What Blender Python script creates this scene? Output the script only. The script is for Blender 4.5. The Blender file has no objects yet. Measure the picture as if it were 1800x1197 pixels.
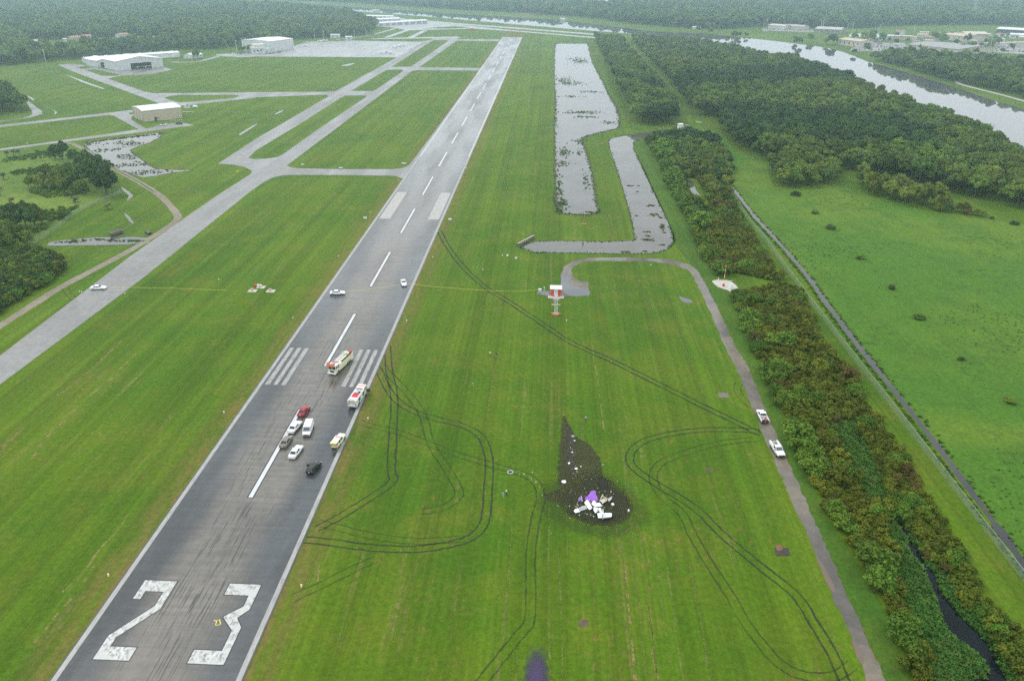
import bpy, bmesh, math, random
import numpy as np
from mathutils import Vector, Matrix
from mathutils.geometry import tessellate_polygon
random.seed(7); RNG = np.random.default_rng(7)
S = bpy.context.scene; COL = S.collection
# ------------------------------------------------------------------ camera
FPX = 1356.04                                    # focal length in pixels of an 1800 pixel wide picture
CAMP = Vector((62.81, -132.475, 104.235)); PITCH, ROLL, YAW = .4541, .0054, -.0468
fwd = Vector((math.sin(YAW)*math.cos(PITCH), math.cos(YAW)*math.cos(PITCH), -math.sin(PITCH)))
rgt = Vector((math.cos(YAW), -math.sin(YAW), 0)); upv = rgt.cross(fwd)
rt2 = rgt*math.cos(ROLL)+upv*math.sin(ROLL); up2 = upv*math.cos(ROLL)-rgt*math.sin(ROLL)
cam = bpy.data.objects.new('camera', bpy.data.cameras.new('camera')); COL.objects.link(cam)
m = Matrix((rt2, up2, -fwd)).transposed().to_4x4(); m.translation = CAMP; cam.matrix_world = m
cam.data.sensor_fit = 'HORIZONTAL'; cam.data.sensor_width = 36; cam.data.lens = 36*FPX/1800
cam.data.clip_start = 1; cam.data.clip_end = 60000
S.camera = cam
# ------------------------------------------------------------------ world: an overcast sky
SUN_EL, SUN_AZ = math.radians(52), math.radians(-60)
W = bpy.data.worlds.new('World'); S.world = W; W.use_nodes = True
wn = W.node_tree.nodes; wl = W.node_tree.links; wn.clear()
wo = wn.new('ShaderNodeOutputWorld'); wb = wn.new('ShaderNodeBackground')
sky = wn.new('ShaderNodeTexSky'); sky.sky_type = 'NISHITA'; sky.sun_disc = False
sky.sun_elevation = SUN_EL; sky.sun_rotation = SUN_AZ; sky.air_density = 1.5; sky.dust_density = 4
tc = wn.new('ShaderNodeTexCoord'); cn = wn.new('ShaderNodeTexNoise'); cn.inputs['Scale'].default_value = 2.2; cn.inputs['Detail'].default_value = 5
wl.new(tc.outputs['Generated'], cn.inputs['Vector'])
cr = wn.new('ShaderNodeValToRGB'); cr.color_ramp.elements[0].position = .3; cr.color_ramp.elements[1].position = .7
cr.color_ramp.elements[0].color = (13.4, 14.2, 15.0, 1); cr.color_ramp.elements[1].color = (16.6, 16.9, 17.2, 1)
wl.new(cn.outputs['Fac'], cr.inputs['Fac'])
mx = wn.new('ShaderNodeMix'); mx.data_type = 'RGBA'; mx.inputs['Factor'].default_value = .88
wl.new(sky.outputs[0], mx.inputs['A']); wl.new(cr.outputs[0], mx.inputs['B'])
wl.new(mx.outputs['Result'], wb.inputs['Color']); wb.inputs['Strength'].default_value = .1
wl.new(wb.outputs[0], wo.inputs['Surface'])
sun = bpy.data.objects.new('sun', bpy.data.lights.new('sun', 'SUN')); COL.objects.link(sun)
sun.data.energy = 1.2; sun.data.angle = math.radians(25); sun.data.color = (1, .96, .9)
sd = Vector((math.sin(SUN_AZ)*math.cos(SUN_EL), math.cos(SUN_AZ)*math.cos(SUN_EL), math.sin(SUN_EL)))
sun.rotation_euler = sd.to_track_quat('Z', 'Y').to_euler()
vs = S.view_settings; vs.view_transform = 'Standard'; vs.look = 'None'; vs.exposure = 0; vs.gamma = 1; vs.use_curve_mapping = False
S.render.engine = 'CYCLES'; cy = S.cycles; cy.use_denoising = False; cy.use_adaptive_sampling = False; cy.sample_clamp_indirect = 4; cy.max_bounces = 6; cy.diffuse_bounces = 2; cy.glossy_bounces = 3
cy.transparent_max_bounces = 12; cy.volume_bounces = 1; cy.caustics_reflective = False; cy.caustics_refractive = False

# ------------------------------------------------------------------ helpers
def G(x, y, z=0.0):
    """ground point seen at a pixel of the 1800 x 1197 photograph"""
    d = fwd + rt2*((x-900)/FPX) - up2*((y-598.5)/FPX)
    return CAMP + d*((z-CAMP.z)/d.z)
def GS(pts, z=0.0): return [G(x, y, z) for x, y in pts]

def tag(o, label=None, cat=None, group=None, kind=None):
    if label: o['label'] = label
    if cat: o['category'] = cat
    if group: o['group'] = group
    if kind: o['kind'] = kind
    return o
def link(name, data, parent=None, loc=(0, 0, 0), rz=0):
    o = bpy.data.objects.new(name, data); COL.objects.link(o)
    if parent: o.parent = parent
    o.location = loc; o.rotation_euler = (0, 0, rz)
    return o
def empty(name, loc=(0, 0, 0), rz=0):
    o = link(name, None, None, loc, rz); o.empty_display_size = .5
    return o
def copy_tree(o, parent=None):
    c = o.copy(); COL.objects.link(c); c.parent = parent
    for ch in o.children: copy_tree(ch, c)
    return c

class MB:
    """collects shapes, then makes ONE mesh"""
    def __init__(s): s.v = []; s.f = []; s.m = []
    def add(s, vs, fs, mi=0):
        n = len(s.v); s.v += [tuple(p) for p in vs]; s.f += [tuple(i+n for i in f) for f in fs]; s.m += [mi]*len(fs); return s
    def box(s, c, d, mi=0, rz=0, taper=1.0, rot=None):
        hx, hy, hz = d[0]/2, d[1]/2, d[2]/2
        P = [Vector((sx*hx*(taper if sz > 0 else 1), sy*hy*(taper if sz > 0 else 1), sz*hz)) for sz in (-1, 1) for sy in (-1, 1) for sx in (-1, 1)]
        R = rot if rot else Matrix.Rotation(rz, 3, 'Z')
        return s.add([R @ p + Vector(c) for p in P], [(0, 2, 3, 1), (4, 5, 7, 6), (0, 1, 5, 4), (1, 3, 7, 5), (3, 2, 6, 7), (2, 0, 4, 6)], mi)
    def tube(s, a, b, r0, r1=None, n=8, mi=0, caps=True):
        a, b = Vector(a), Vector(b); r1 = r0 if r1 is None else r1
        q = (b-a).to_track_quat('Z', 'Y').to_matrix()
        vs = [a + q @ Vector((math.cos(t)*r0, math.sin(t)*r0, 0)) for t in (2*math.pi*i/n for i in range(n))] + \
             [b + q @ Vector((math.cos(t)*r1, math.sin(t)*r1, 0)) for t in (2*math.pi*i/n for i in range(n))]
        fs = [(i, (i+1) % n, n+(i+1) % n, n+i) for i in range(n)]
        if caps: fs += [tuple(range(n-1, -1, -1)), tuple(range(n, 2*n))]
        return s.add(vs, fs, mi)
    def ball(s, c, r, mi=0, seg=8, rings=5):
        r = (r, r, r) if isinstance(r, (int, float)) else r
        vs = [(c[0], c[1], c[2]-r[2])]
        for j in range(1, rings):
            t = math.pi*j/rings
            for i in range(seg):
                p = 2*math.pi*i/seg; vs.append((c[0]+r[0]*math.sin(t)*math.cos(p), c[1]+r[1]*math.sin(t)*math.sin(p), c[2]-r[2]*math.cos(t)))
        vs.append((c[0], c[1], c[2]+r[2])); L = len(vs)-1; fs = []
        for i in range(seg):
            k = (i+1) % seg; fs.append((0, 1+k, 1+i)); fs.append((L, L-seg+i, L-seg+k))
            for j in range(rings-2): a = 1+j*seg; fs.append((a+i, a+k, a+seg+k, a+seg+i))
        return s.add(vs, fs, mi)
    def loft(s, secs, mi=0):
        n = len(secs[0]); vs = [p for sec in secs for p in sec]
        fs = [(j*n+i, j*n+(i+1) % n, (j+1)*n+(i+1) % n, (j+1)*n+i) for j in range(len(secs)-1) for i in range(n)]
        fs += [tuple(range(n-1, -1, -1)), tuple(range((len(secs)-1)*n, len(secs)*n))]
        return s.add(vs, fs, mi)
    def poly(s, pts, mi=0):
        pts = [Vector(p) for p in pts]; tri = tessellate_polygon([pts])
        out = []
        for t in tri:
            a, b, c = (pts[i] for i in t)
            out.append(t if (b-a).cross(c-a).z >= 0 else t[::-1])
        return s.add(pts, out, mi)
    def prism(s, pts, z0, z1, mi=0):
        n = len(pts); A = sum(pts[i][0]*pts[(i+1) % n][1]-pts[(i+1) % n][0]*pts[i][1] for i in range(n))
        if A < 0: pts = pts[::-1]
        lo = [Vector((p[0], p[1], z0)) for p in pts]; hi = [Vector((p[0], p[1], z1)) for p in pts]
        tri = tessellate_polygon([hi]); fs = []
        for t in tri:
            a, b, c = (hi[i] for i in t); t = t if (b-a).cross(c-a).z >= 0 else t[::-1]
            fs.append(tuple(i+n for i in t)); fs.append(tuple(t[::-1]))
        fs += [(i, (i+1) % n, n+(i+1) % n, n+i) for i in range(n)]
        return s.add(lo+hi, fs, mi)
    def mesh(s, name, mats, smooth=False):
        me = bpy.data.meshes.new(name); me.from_pydata(s.v, [], s.f)
        for mt in (mats if isinstance(mats, (list, tuple)) else [mats]): me.materials.append(mt)
        if len(me.materials) > 1: me.polygons.foreach_set('material_index', s.m)
        if smooth: me.polygons.foreach_set('use_smooth', [True]*len(me.polygons))
        me.update(); return me
    def build(s, name, mats, parent=None, loc=(0, 0, 0), rz=0, smooth=False):
        return link(name, s.mesh(name, mats, smooth), parent, loc, rz)

# ------------------------------------------------------------------ materials
class NT:
    """tiny node-tree writer"""
    def __init__(s, name):
        s.mat = bpy.data.materials.new(name); s.mat.use_nodes = True; s.t = s.mat.node_tree; s.t.nodes.clear()
        s.out = s.n('ShaderNodeOutputMaterial')
    def n(s, typ, props=None, **ins):
        nd = s.t.nodes.new(typ)
        for k, v in (props or {}).items(): setattr(nd, k, v)
        for k, v in ins.items(): s.set(nd, k, v)
        return nd
    def set(s, nd, k, v):
        sock = nd.inputs[int(k[1:])] if k[0] == '_' and k[1:].isdigit() else nd.inputs[k.replace('__', ' ')]
        if isinstance(v, bpy.types.NodeSocket): s.t.links.new(v, sock)
        else:
            if isinstance(v, (tuple, list)) and sock.type == 'RGBA' and len(v) == 3: v = (*v, 1)
            sock.default_value = v
    def noise(s, vec, scale, detail=4, rough=.55, dist=0): return s.n('ShaderNodeTexNoise', None, Vector=vec, Scale=scale, Detail=detail, Roughness=rough, Distortion=dist).outputs['Fac']
    def mapping(s, vec, scale=(1, 1, 1), rot=(0, 0, 0), loc=(0, 0, 0)): return s.n('ShaderNodeMapping', None, Vector=vec, Scale=scale, Rotation=rot, Location=loc).outputs[0]
    def pos(s): return s.n('ShaderNodeNewGeometry').outputs['Position']
    def xyz(s, vec): return s.n('ShaderNodeSeparateXYZ', None, _0=vec).outputs
    def ramp(s, fac, a, b, lo=0., hi=1.): return s.n('ShaderNodeMapRange', {'interpolation_type': 'SMOOTHSTEP'}, _0=fac, _1=a, _2=b, _3=lo, _4=hi).outputs[0]
    def math(s, op, a, b=0.): return s.n('ShaderNodeMath', {'operation': op}, _0=a, _1=b).outputs[0]
    def mix(s, fac, a, b, mode='MIX'):
        nd = s.n('ShaderNodeMix', {'data_type': 'RGBA', 'blend_type': mode})
        s.set(nd, 'Factor', fac)
        for k, v in (('A', a), ('B', b)):
            sock = [i for i in nd.inputs if i.name == k and i.type == 'RGBA'][0]
            if isinstance(v, bpy.types.NodeSocket): s.t.links.new(v, sock)
            else: sock.default_value = (*v, 1)
        return [o for o in nd.outputs if o.type == 'RGBA'][0]
    def hsv(s, col, h=.5, sat=1., val=1.): return s.n('ShaderNodeHueSaturation', None, Color=col, Hue=h, Saturation=sat, Value=val).outputs[0]
    def bump(s, h, strength=.3, dist=.05): return s.n('ShaderNodeBump', None, Height=h, Strength=strength, Distance=dist).outputs[0]
    def bsdf(s, color, rough=.8, alpha=None, **kw):
        nd = s.n('ShaderNodeBsdfPrincipled', None, Base__Color=color, Roughness=rough, **kw)
        sh = nd.outputs[0]
        if alpha is not None:
            tr = s.n('ShaderNodeBsdfTransparent'); sh = s.n('ShaderNodeMixShader', None, _0=alpha, _1=tr.outputs[0], _2=sh).outputs[0]
        s.t.links.new(sh, s.out.inputs['Surface']); return s.mat
def plain(name, col, rough=.6, var=.12, scale=2., metal=0., **kw):
    t = NT(name); p = t.n('ShaderNodeTexCoord').outputs['Object']
    n = t.noise(p, scale, 4); v = t.n('ShaderNodeMapRange', None, _0=n, _1=.3, _2=.7, _3=1-var, _4=1+var).outputs[0]
    return t.bsdf(t.hsv(col if isinstance(col, bpy.types.NodeSocket) else (*col, 1), val=v), rough, Metallic=metal, **kw)
M = {}
def grass_mat(name, c1, c2, c3, brown, streak=True, runway=False, seed=0., rough_patch=.5):
    t = NT(name); p = t.mapping(t.pos(), loc=(seed*91, seed*57, 0)); P0 = t.pos()
    x, y, z = t.xyz(P0)[0:3]
    big = t.noise(p, .012, 4, .6, .6); mid = t.noise(p, .07, 5, .65, .4); fine = t.noise(p, .9, 5, .7); vf = t.noise(p, 3.5, 3, .7)
    col = t.mix(t.ramp(big, .38, .62), c1, c2)
    col = t.mix(t.ramp(mid, .42, .72, 0, .75), col, c3)
    st = t.noise(t.mapping(p, (.45, .006, 1)), 1., 4, .6)
    col = t.mix(t.ramp(st, .4, .68, 0, .5), col, t.hsv(col, val=.8))
    if streak:
        fl = t.noise(t.mapping(p, (1.3, .004, 1)), 1., 2, .5); col = t.hsv(col, val=t.ramp(fl, .38, .62, .93, 1.06))
        ln = t.noise(t.mapping(p, (.55, .012, 1)), 1., 5, .75, .1); ml = t.noise(p, .018, 2)
        brk = t.noise(p, .8, 3, .7)
        lf = t.math('MULTIPLY', t.math('MULTIPLY', t.ramp(ln, .56, .63, 0, .7), t.ramp(ml, .45, .56)), t.ramp(brk, .38, .58))
        col = t.mix(lf, col, (.17, .155, .05))
        sp = t.noise(t.mapping(p, (1.0, .35, 1)), .8, 4, .8); sm = t.noise(p, .035, 3)
        col = t.mix(t.math('MULTIPLY', t.ramp(sp, .57, .64, 0, .8), t.ramp(sm, .47, .6)), col, brown)
        lane = t.noise(t.mapping(p, (.16, .0015, 1)), 1., 2, .5); col = t.hsv(col, val=t.ramp(lane, .4, .6, .9, 1.1))
    else:
        mo = t.noise(p, .22, 5, .75, 1.2); mm = t.noise(p, .03, 3); col = t.mix(t.math('MULTIPLY', t.ramp(mo, .5, .64, 0, .75), t.ramp(mm, .42, .6, .25, 1)), col, t.hsv(col, sat=.95, val=.58))
        mo2 = t.noise(p, .35, 4, .7, .8); col = t.mix(t.ramp(mo2, .54, .68, 0, .5), col, t.hsv(col, val=1.35))
    if runway:
        ax = t.math('ABSOLUTE', x); e = t.ramp(ax, 15.3, 24, 1, 0)
        ed = t.noise(t.mapping(p, (.6, .1, 1)), 1, 4, .7)
        col = t.mix(t.math('MULTIPLY', e, t.ramp(ed, .3, .65, 0, .8)), col, brown)
    dk = t.ramp(fine, .3, .7, .8, 1.17); col = t.hsv(col, val=dk)
    spk = t.ramp(vf, .3, .7, .86, 1.12); col = t.hsv(col, val=spk)
    return t.bsdf(col, .95, Normal=t.bump(t.math('ADD', fine, vf), .5, .12), Specular__IOR__Level=.15, Sheen__Weight=.05, Sheen__Roughness=.5, Sheen__Tint=(.8, 1., .2, 1))
M['grass'] = grass_mat('mown_grass', (.05, .118, .005), (.078, .144, .006), (.106, .145, .01), (.17, .12, .04), True, True)
M['pasture'] = grass_mat('pasture_grass', (.058, .148, .013), (.102, .175, .016), (.046, .12, .014), (.13, .15, .03), False, False, 3.)
M['_'] = None; M['marsh'] = grass_mat('rough_grass', (.075, .14, .018), (.15, .22, .03), (.05, .11, .018), (.1, .09, .03), False, False, 5.)
M['lush'] = grass_mat('verge_grass', (.045, .112, .012), (.06, .13, .014), (.085, .13, .014), (.12, .085, .03), False, False, 7.)

def pave_mat(name, base, dark, runway=False, rough=(.32, .6), spec=.5, seed=0.):
    t = NT(name); p = t.mapping(t.pos(), loc=(seed*31, seed*17, 0)); P0 = t.pos(); x, y, z = t.xyz(P0)[0:3]
    n1 = t.noise(p, .05, 5, .6, .5); n2 = t.noise(p, .5, 5, .7); n3 = t.noise(p, 6, 3, .7)
    col = t.mix(t.ramp(n1, .3, .7), base, dark)
    if runway:
        ax = t.math('ABSOLUTE', t.math('ADD', x, t.ramp(t.noise(t.mapping(p, (1, .35, 1)), .09, 3), .2, .8, -1.6, 1.6)))
        far = t.ramp(y, 40, 420)                                   # paler with distance: painted sky reflection, plus newer dark asphalt at the near end
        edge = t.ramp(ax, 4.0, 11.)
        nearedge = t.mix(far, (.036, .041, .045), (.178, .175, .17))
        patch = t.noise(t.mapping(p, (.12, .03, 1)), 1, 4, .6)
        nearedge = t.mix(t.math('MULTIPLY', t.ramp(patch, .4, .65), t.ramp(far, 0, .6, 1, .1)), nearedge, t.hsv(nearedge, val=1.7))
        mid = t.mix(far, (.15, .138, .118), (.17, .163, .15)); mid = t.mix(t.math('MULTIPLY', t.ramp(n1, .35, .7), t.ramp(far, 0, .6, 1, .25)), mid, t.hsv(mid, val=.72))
        col = t.mix(edge, mid, nearedge)
        # rubber and scrape streaks along the landing direction
        s1 = t.noise(t.mapping(p, (2.2, .06, 1)), 1, 5, .75); s2 = t.noise(t.mapping(p, (2.6, .085, 1)), 1, 3, .6); sm = t.noise(t.mapping(p, (.12, .02, 1)), 1, 3)
        sk = t.math('MULTIPLY', t.ramp(s2, .55, .6, 0, .9), t.math('MULTIPLY', t.ramp(sm, .4, .55), t.ramp(ax, 9, 3)))
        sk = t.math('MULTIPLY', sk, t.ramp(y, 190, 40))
        col = t.mix(t.ramp(s1, .45, .75, 0, .3), col, t.hsv(col, val=.6)); col = t.mix(sk, col, (.02, .022, .022))
        # rubber-grey landing lane further up
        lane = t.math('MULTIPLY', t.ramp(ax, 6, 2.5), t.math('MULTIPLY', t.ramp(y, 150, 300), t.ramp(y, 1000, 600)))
        col = t.mix(t.math('MULTIPLY', lane, .55), col, (.075, .072, .068))
        xj = t.noise(t.mapping(p, (.02, .7, 1)), 1, 3, .6); col = t.hsv(col, val=t.ramp(xj, .35, .65, .88, 1.12))
    else:
        cj = t.noise(t.mapping(p, (.35, .02, 1)), 1, 4, .7); col = t.mix(t.ramp(cj, .5, .8, 0, .4), col, t.hsv(col, val=.7))
    col = t.hsv(col, val=t.ramp(n2, .3, .7, *((.86, 1.12) if runway else (.8, 1.16)))); col = t.hsv(col, val=t.ramp(n3, .25, .75, .93, 1.06))
    r = t.ramp(t.noise(t.mapping(p, (.09, .012, 1)), 1, 2, .5), .35, .65, rough[0], rough[1])
    return t.bsdf(col, r, Specular__IOR__Level=spec)
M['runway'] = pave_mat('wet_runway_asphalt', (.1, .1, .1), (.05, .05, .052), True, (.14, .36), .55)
M['taxiway'] = pave_mat('wet_taxiway_asphalt', (.208, .202, .195), (.163, .16, .155), False, (.3, .5), .55, 2)
M['apron'] = pave_mat('wet_concrete', (.32, .32, .31), (.24, .24, .238), False, (.25, .4), .5, 4)
M['road'] = pave_mat('old_asphalt', (.175, .145, .108), (.07, .063, .055), False, (.25, .75), .5, 6)
M['gravel'] = pave_mat('sandy_gravel', (.26, .225, .17), (.19, .165, .12), False, (.7, .9), .3, 8)
M['carpark'] = pave_mat('carpark_asphalt', (.3, .29, .27), (.2, .2, .2), False, (.4, .7), .5, 9)
def paint_mat(name, col, under=(.05, .052, .055), wear=.5, stretch=(1.2, .25, 1)):
    t = NT(name); p = t.pos(); a = t.noise(t.mapping(p, stretch), 1.2, 6, .78, .3); b = t.noise(p, .35, 3); c = t.noise(t.mapping(p, (stretch[0]*3, stretch[1]*3, 1)), 1., 4, .8)
    w = t.math('MAXIMUM', t.math('MULTIPLY', t.ramp(a, .44, .6), t.ramp(b, .36, .54)), t.math('MULTIPLY', t.ramp(c, .58, .66), .6))
    return t.bsdf(t.mix(t.math('MULTIPLY', w, wear), t.hsv((*col, 1), val=t.ramp(b, .2, .8, .85, 1.1)), under), .5)
M['numpaint'] = paint_mat('worn_white_paint', (.52, .535, .51), (.1, .1, .09), .8, (1.6, .8, 1))
M['linepaint'] = paint_mat('white_line_paint', (.6, .62, .63), (.2, .2, .2), .35)
M['oldpaint'] = paint_mat('faded_white_paint', (.34, .34, .32), (.14, .14, .135), .8)
M['aimpaint'] = paint_mat('rubbered_white_paint', (.4, .39, .36), (.22, .215, .2), .6)
M['edgepaint'] = paint_mat('edge_line_paint', (.34, .34, .325), (.2, .195, .18), .7)
M['markborder'] = plain('black_marking_border', (.012, .013, .016), .4)

def water_mat(name, deep, murk, rough=.03, spec=.5):
    t = NT(name); p = t.pos(); n = t.noise(p, .06, 4, .6); r = t.noise(p, .5, 3)
    col = t.mix(t.ramp(n, .35, .65), deep, murk)
    return t.bsdf(col, rough, IOR=1.333, Normal=t.bump(r, .02, .05), Specular__IOR__Level=spec)
M['pond'] = water_mat('pond_water', (.095, .092, .082), (.125, .12, .108))
M['river'] = water_mat('river_water', (.1, .105, .105), (.12, .12, .115), rough=.02, spec=.6)
M['creek'] = water_mat('dark_creek_water', (.004, .007, .011), (.006, .01, .014), spec=.15)
M['ditchwater'] = water_mat('ditch_water', (.03, .032, .035), (.05, .05, .05))
M['puddle'] = water_mat('puddle_water', (.1, .11, .12), (.14, .14, .145))
M['mudpuddle'] = water_mat('muddy_puddle', (.16, .115, .085), (.13, .1, .08))

def leaf_mat(name, a, b, c, hue=.03):
    t = NT(name); oi = t.n('ShaderNodeObjectInfo').outputs['Random']; p = t.pos(); o = t.n('ShaderNodeTexCoord').outputs['Object']
    n = t.noise(p, .55, 3, .6); l = t.noise(p, .02, 3)
    col = t.mix(oi, a, b); col = t.mix(t.ramp(n, .42, .7, 0, .7), col, c)
    col = t.hsv(col, h=t.ramp(l, .3, .7, .5-hue*.3, .5+hue*.5), val=t.ramp(t.math('FRACT', t.math('MULTIPLY', oi, 7.31)), 0, 1, .72, 1.3))
    t.bsdf(col, .75, Specular__IOR__Level=.2); b = t.out.inputs['Surface'].links[0].from_socket
    tl = t.n('ShaderNodeBsdfTranslucent', None, Color=t.hsv(col, sat=1.1, val=1.25)).outputs[0]
    t.t.links.new(t.n('ShaderNodeMixShader', None, _0=.08, _1=b, _2=tl).outputs[0], t.out.inputs['Surface']); return t.mat
M['leaf'] = leaf_mat('tree_leaves', (.066, .128, .02), (.112, .168, .021), (.145, .19, .028))
M['leafdark'] = leaf_mat('dark_tree_leaves', (.032, .08, .02), (.055, .1, .02), (.07, .115, .022))
M['leaflight'] = leaf_mat('light_tree_leaves', (.11, .16, .021), (.145, .185, .024), (.17, .205, .032))
M['leafolive'] = leaf_mat('olive_shrub_leaves', (.085, .118, .011), (.125, .152, .014), (.175, .182, .018))
M['leafgreen'] = leaf_mat('bright_shrub_leaves', (.07, .155, .016), (.115, .195, .022), (.155, .22, .03))
M['leafbrown'] = leaf_mat('russet_shrub_leaves', (.105, .078, .024), (.14, .1, .028), (.1, .105, .02))
M['reed'] = leaf_mat('water_plant_leaves', (.05, .13, .022), (.08, .165, .026), (.11, .16, .035))
M['palmleaf'] = leaf_mat('palm_fronds', (.05, .07, .026), (.065, .08, .034), (.08, .075, .034))
M['deadleaf'] = leaf_mat('dead_fronds', (.11, .06, .03), (.13, .075, .04), (.16, .11, .05))
M['bark'] = plain('grey_bark', (.09, .075, .06), .9, .3, 4)
M['white'] = plain('white_paint', (.78, .79, .8), .35, .04)
M['offwhite'] = plain('white_metal_siding', (.62, .63, .63), .5, .14, .35)
M['roofwhite'] = plain('white_metal_roof', (.76, .77, .77), .4, .14, .22)
M['beige'] = plain('beige_metal_siding', (.5, .45, .34), .6, .06, .3)
M['cream'] = plain('cream_stucco', (.56, .52, .42), .7, .08, .3)
M['tan'] = plain('tan_paint', (.5, .42, .3), .6, .08)
M['grey'] = plain('grey_paint', (.3, .3, .29), .6, .1)
M['dkgrey'] = plain('dark_grey_metal', (.06, .065, .07), .5, .1)
M['black'] = plain('black_rubber', (.012, .012, .013), .7, .1)
M['blackpaint'] = plain('black_car_paint', (.012, .018, .02), .15, .1)
M['redpaint'] = plain('red_car_paint', (.32, .015, .022), .2, .1)
M['taupe'] = plain('taupe_car_paint', (.2, .18, .14), .25, .1)
M['lime'] = plain('lime_yellow_paint', (.72, .73, .34), .3, .06)
M['palelime'] = plain('pale_lime_paint', (.76, .75, .55), .3, .06)
M['orange'] = plain('orange_paint', (.75, .14, .03), .5, .1)
M['signalred'] = plain('signal_red_paint', (.6, .07, .025), .5, .1)
M['hosered'] = plain('red_cover', (.55, .012, .03), .6, .12)
M['salmon'] = plain('orange_basket_paint', (.85, .25, .12), .5, .1)
M['glass'] = plain('dark_window_glass', (.03, .04, .045), .08, .05)
M['paleglass'] = plain('windshield_glass', (.09, .12, .13), .1, .05)
M['chrome'] = plain('bright_metal', (.6, .61, .62), .25, .05, metal=1.)
M['lamp'] = plain('headlamp_lens', (.7, .7, .66), .15, .03)
M['taillamp'] = plain('tail_lamp_lens', (.55, .03, .02), .2, .05)
M['yellow'] = plain('yellow_tape', (.7, .58, .08), .5, .04)
M['concrete'] = plain('pale_concrete', (.46, .44, .39), .8, .12, 1.5)
M['dkconcrete'] = plain('stained_concrete', (.15, .13, .11), .85, .3, 1.)
M['darksoil'] = plain('dark_soil', (.045, .036, .03), .9, .3, 1.); M['mud'] = plain('bare_mud', (.1, .07, .045), .9, .3, 1.)
M['galv'] = plain('galvanised_steel', (.5, .55, .52), .4, .06)
M['purple'] = plain('purple_powder', (.27, .11, .48), .9, .2, 1.5)
M['skin'] = plain('skin', (.4, .25, .18), .6, .05)
M['hair'] = plain('dark_hair', (.03, .022, .015), .7, .1)
M['navy'] = plain('dark_blue_cloth', (.025, .03, .06), .85, .1)
M['charcoal'] = plain('charcoal_cloth', (.03, .03, .032), .85, .1)
M['khaki'] = plain('khaki_cloth', (.32, .29, .2), .85, .1)
M['whitecloth'] = plain('white_cloth', (.75, .76, .78), .85, .05)
M['greycloth'] = plain('grey_cloth', (.36, .4, .42), .85, .08)
M['bluecloth'] = plain('pale_blue_cloth', (.4, .52, .7), .85, .08)
M['redcloth'] = plain('red_cloth', (.45, .06, .05), .85, .08)
M['pinkcloth'] = plain('pink_cloth', (.65, .28, .36), .85, .08)
M['yelcloth'] = plain('yellow_cloth', (.75, .7, .2), .85, .08)
M['rooftile'] = plain('reddish_roof', (.42, .22, .15), .8, .2, .3)
M['roofgreen'] = plain('pale_green_roof', (.4, .5, .44), .6, .1, .05)
M['teal'] = plain('teal_paint', (.15, .5, .42), .6, .1)
def soft_mat(name, col, col2, centre, radii, rot=0, lo=.55, hi=1., nscale=.5, dens=1., rough=.9):
    """a stain on the ground whose edge breaks up into the grass"""
    t = NT(name); p = t.pos(); q = t.mapping(t.n('ShaderNodeVectorMath', {'operation': 'SUBTRACT'}, _0=p, _1=centre).outputs[0], (1/radii[0], 1/radii[1], 0), (0, 0, rot))
    d = t.n('ShaderNodeVectorMath', {'operation': 'LENGTH'}, _0=q).outputs['Value']
    n = t.noise(p, nscale, 5, .7); n2 = t.noise(p, nscale*5, 4, .75)
    d = t.math('ADD', d, t.math('MULTIPLY', t.math('SUBTRACT', n, .5), .7)); d = t.math('ADD', d, t.math('MULTIPLY', t.math('SUBTRACT', n2, .5), .5))
    a = t.ramp(d, lo, hi, dens, 0)
    return t.bsdf(t.mix(t.ramp(n2, .4, .65), col, col2), rough, a)
def track_mat(name, k):
    t = NT(name); p = t.pos(); fe = t.n('ShaderNodeAttribute', {'attribute_name': 'feather'}).outputs['Fac']; n = t.noise(p, .11, 4, .7); n1 = t.noise(p, .6, 4, .75); n2 = t.noise(p, 2.5, 3, .7)
    a = t.math('MULTIPLY', t.math('MULTIPLY', t.ramp(n, .36, .56, .5*k, k), t.ramp(n1, .3, .55, .5, 1)), t.ramp(n2, .25, .5, .6, 1)); a = t.math('MULTIPLY', t.math('MINIMUM', a, 1.), t.ramp(fe, .0, .75))
    return t.bsdf(t.mix(n2, (.008, .018, .005), (.026, .034, .009)), .8, a)
M['track'] = track_mat('rutted_grass', .92); M['faint'] = track_mat('pressed_grass', .5)

# ------------------------------------------------------------------ setting
def struct(name, pts, z, mat, label=None, parent=None):
    mb = MB(); mb.poly([Vector((p.x, p.y, z)) for p in pts])
    o = mb.build(name, mat, parent)
    if not parent: tag(o, label, kind='structure')
    return o
def smooth(pts, n=4, closed=False):
    """Catmull-Rom through points"""
    P = [Vector(p) for p in pts]; L = len(P); out = []
    for i in range(L if closed else L-1):
        a, b, c, d = (P[(i-1) % L], P[i], P[(i+1) % L], P[(i+2) % L]) if closed else (P[max(i-1, 0)], P[i], P[i+1], P[min(i+2, L-1)])
        for k in range(n):
            t = k/n; out.append(.5*((2*b)+(c-a)*t+(2*a-5*b+4*c-d)*t*t+(3*b-a-3*c+d)*t**3))
    if not closed: out.append(P[-1])
    return out
def wobble(pts, amp, step=1.5):
    out = []; L = len(pts)
    for i in range(L):
        a, b = pts[i], pts[(i+1) % L]; k = max(1, min(14, int((b-a).length/step)))
        nr = Vector((-(b-a).y, (b-a).x, 0)); nr = nr.normalized() if nr.length > 0 else nr
        for j in range(k): out.append(a.lerp(b, j/k)+nr*random.uniform(-amp, amp))
    return out
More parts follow.
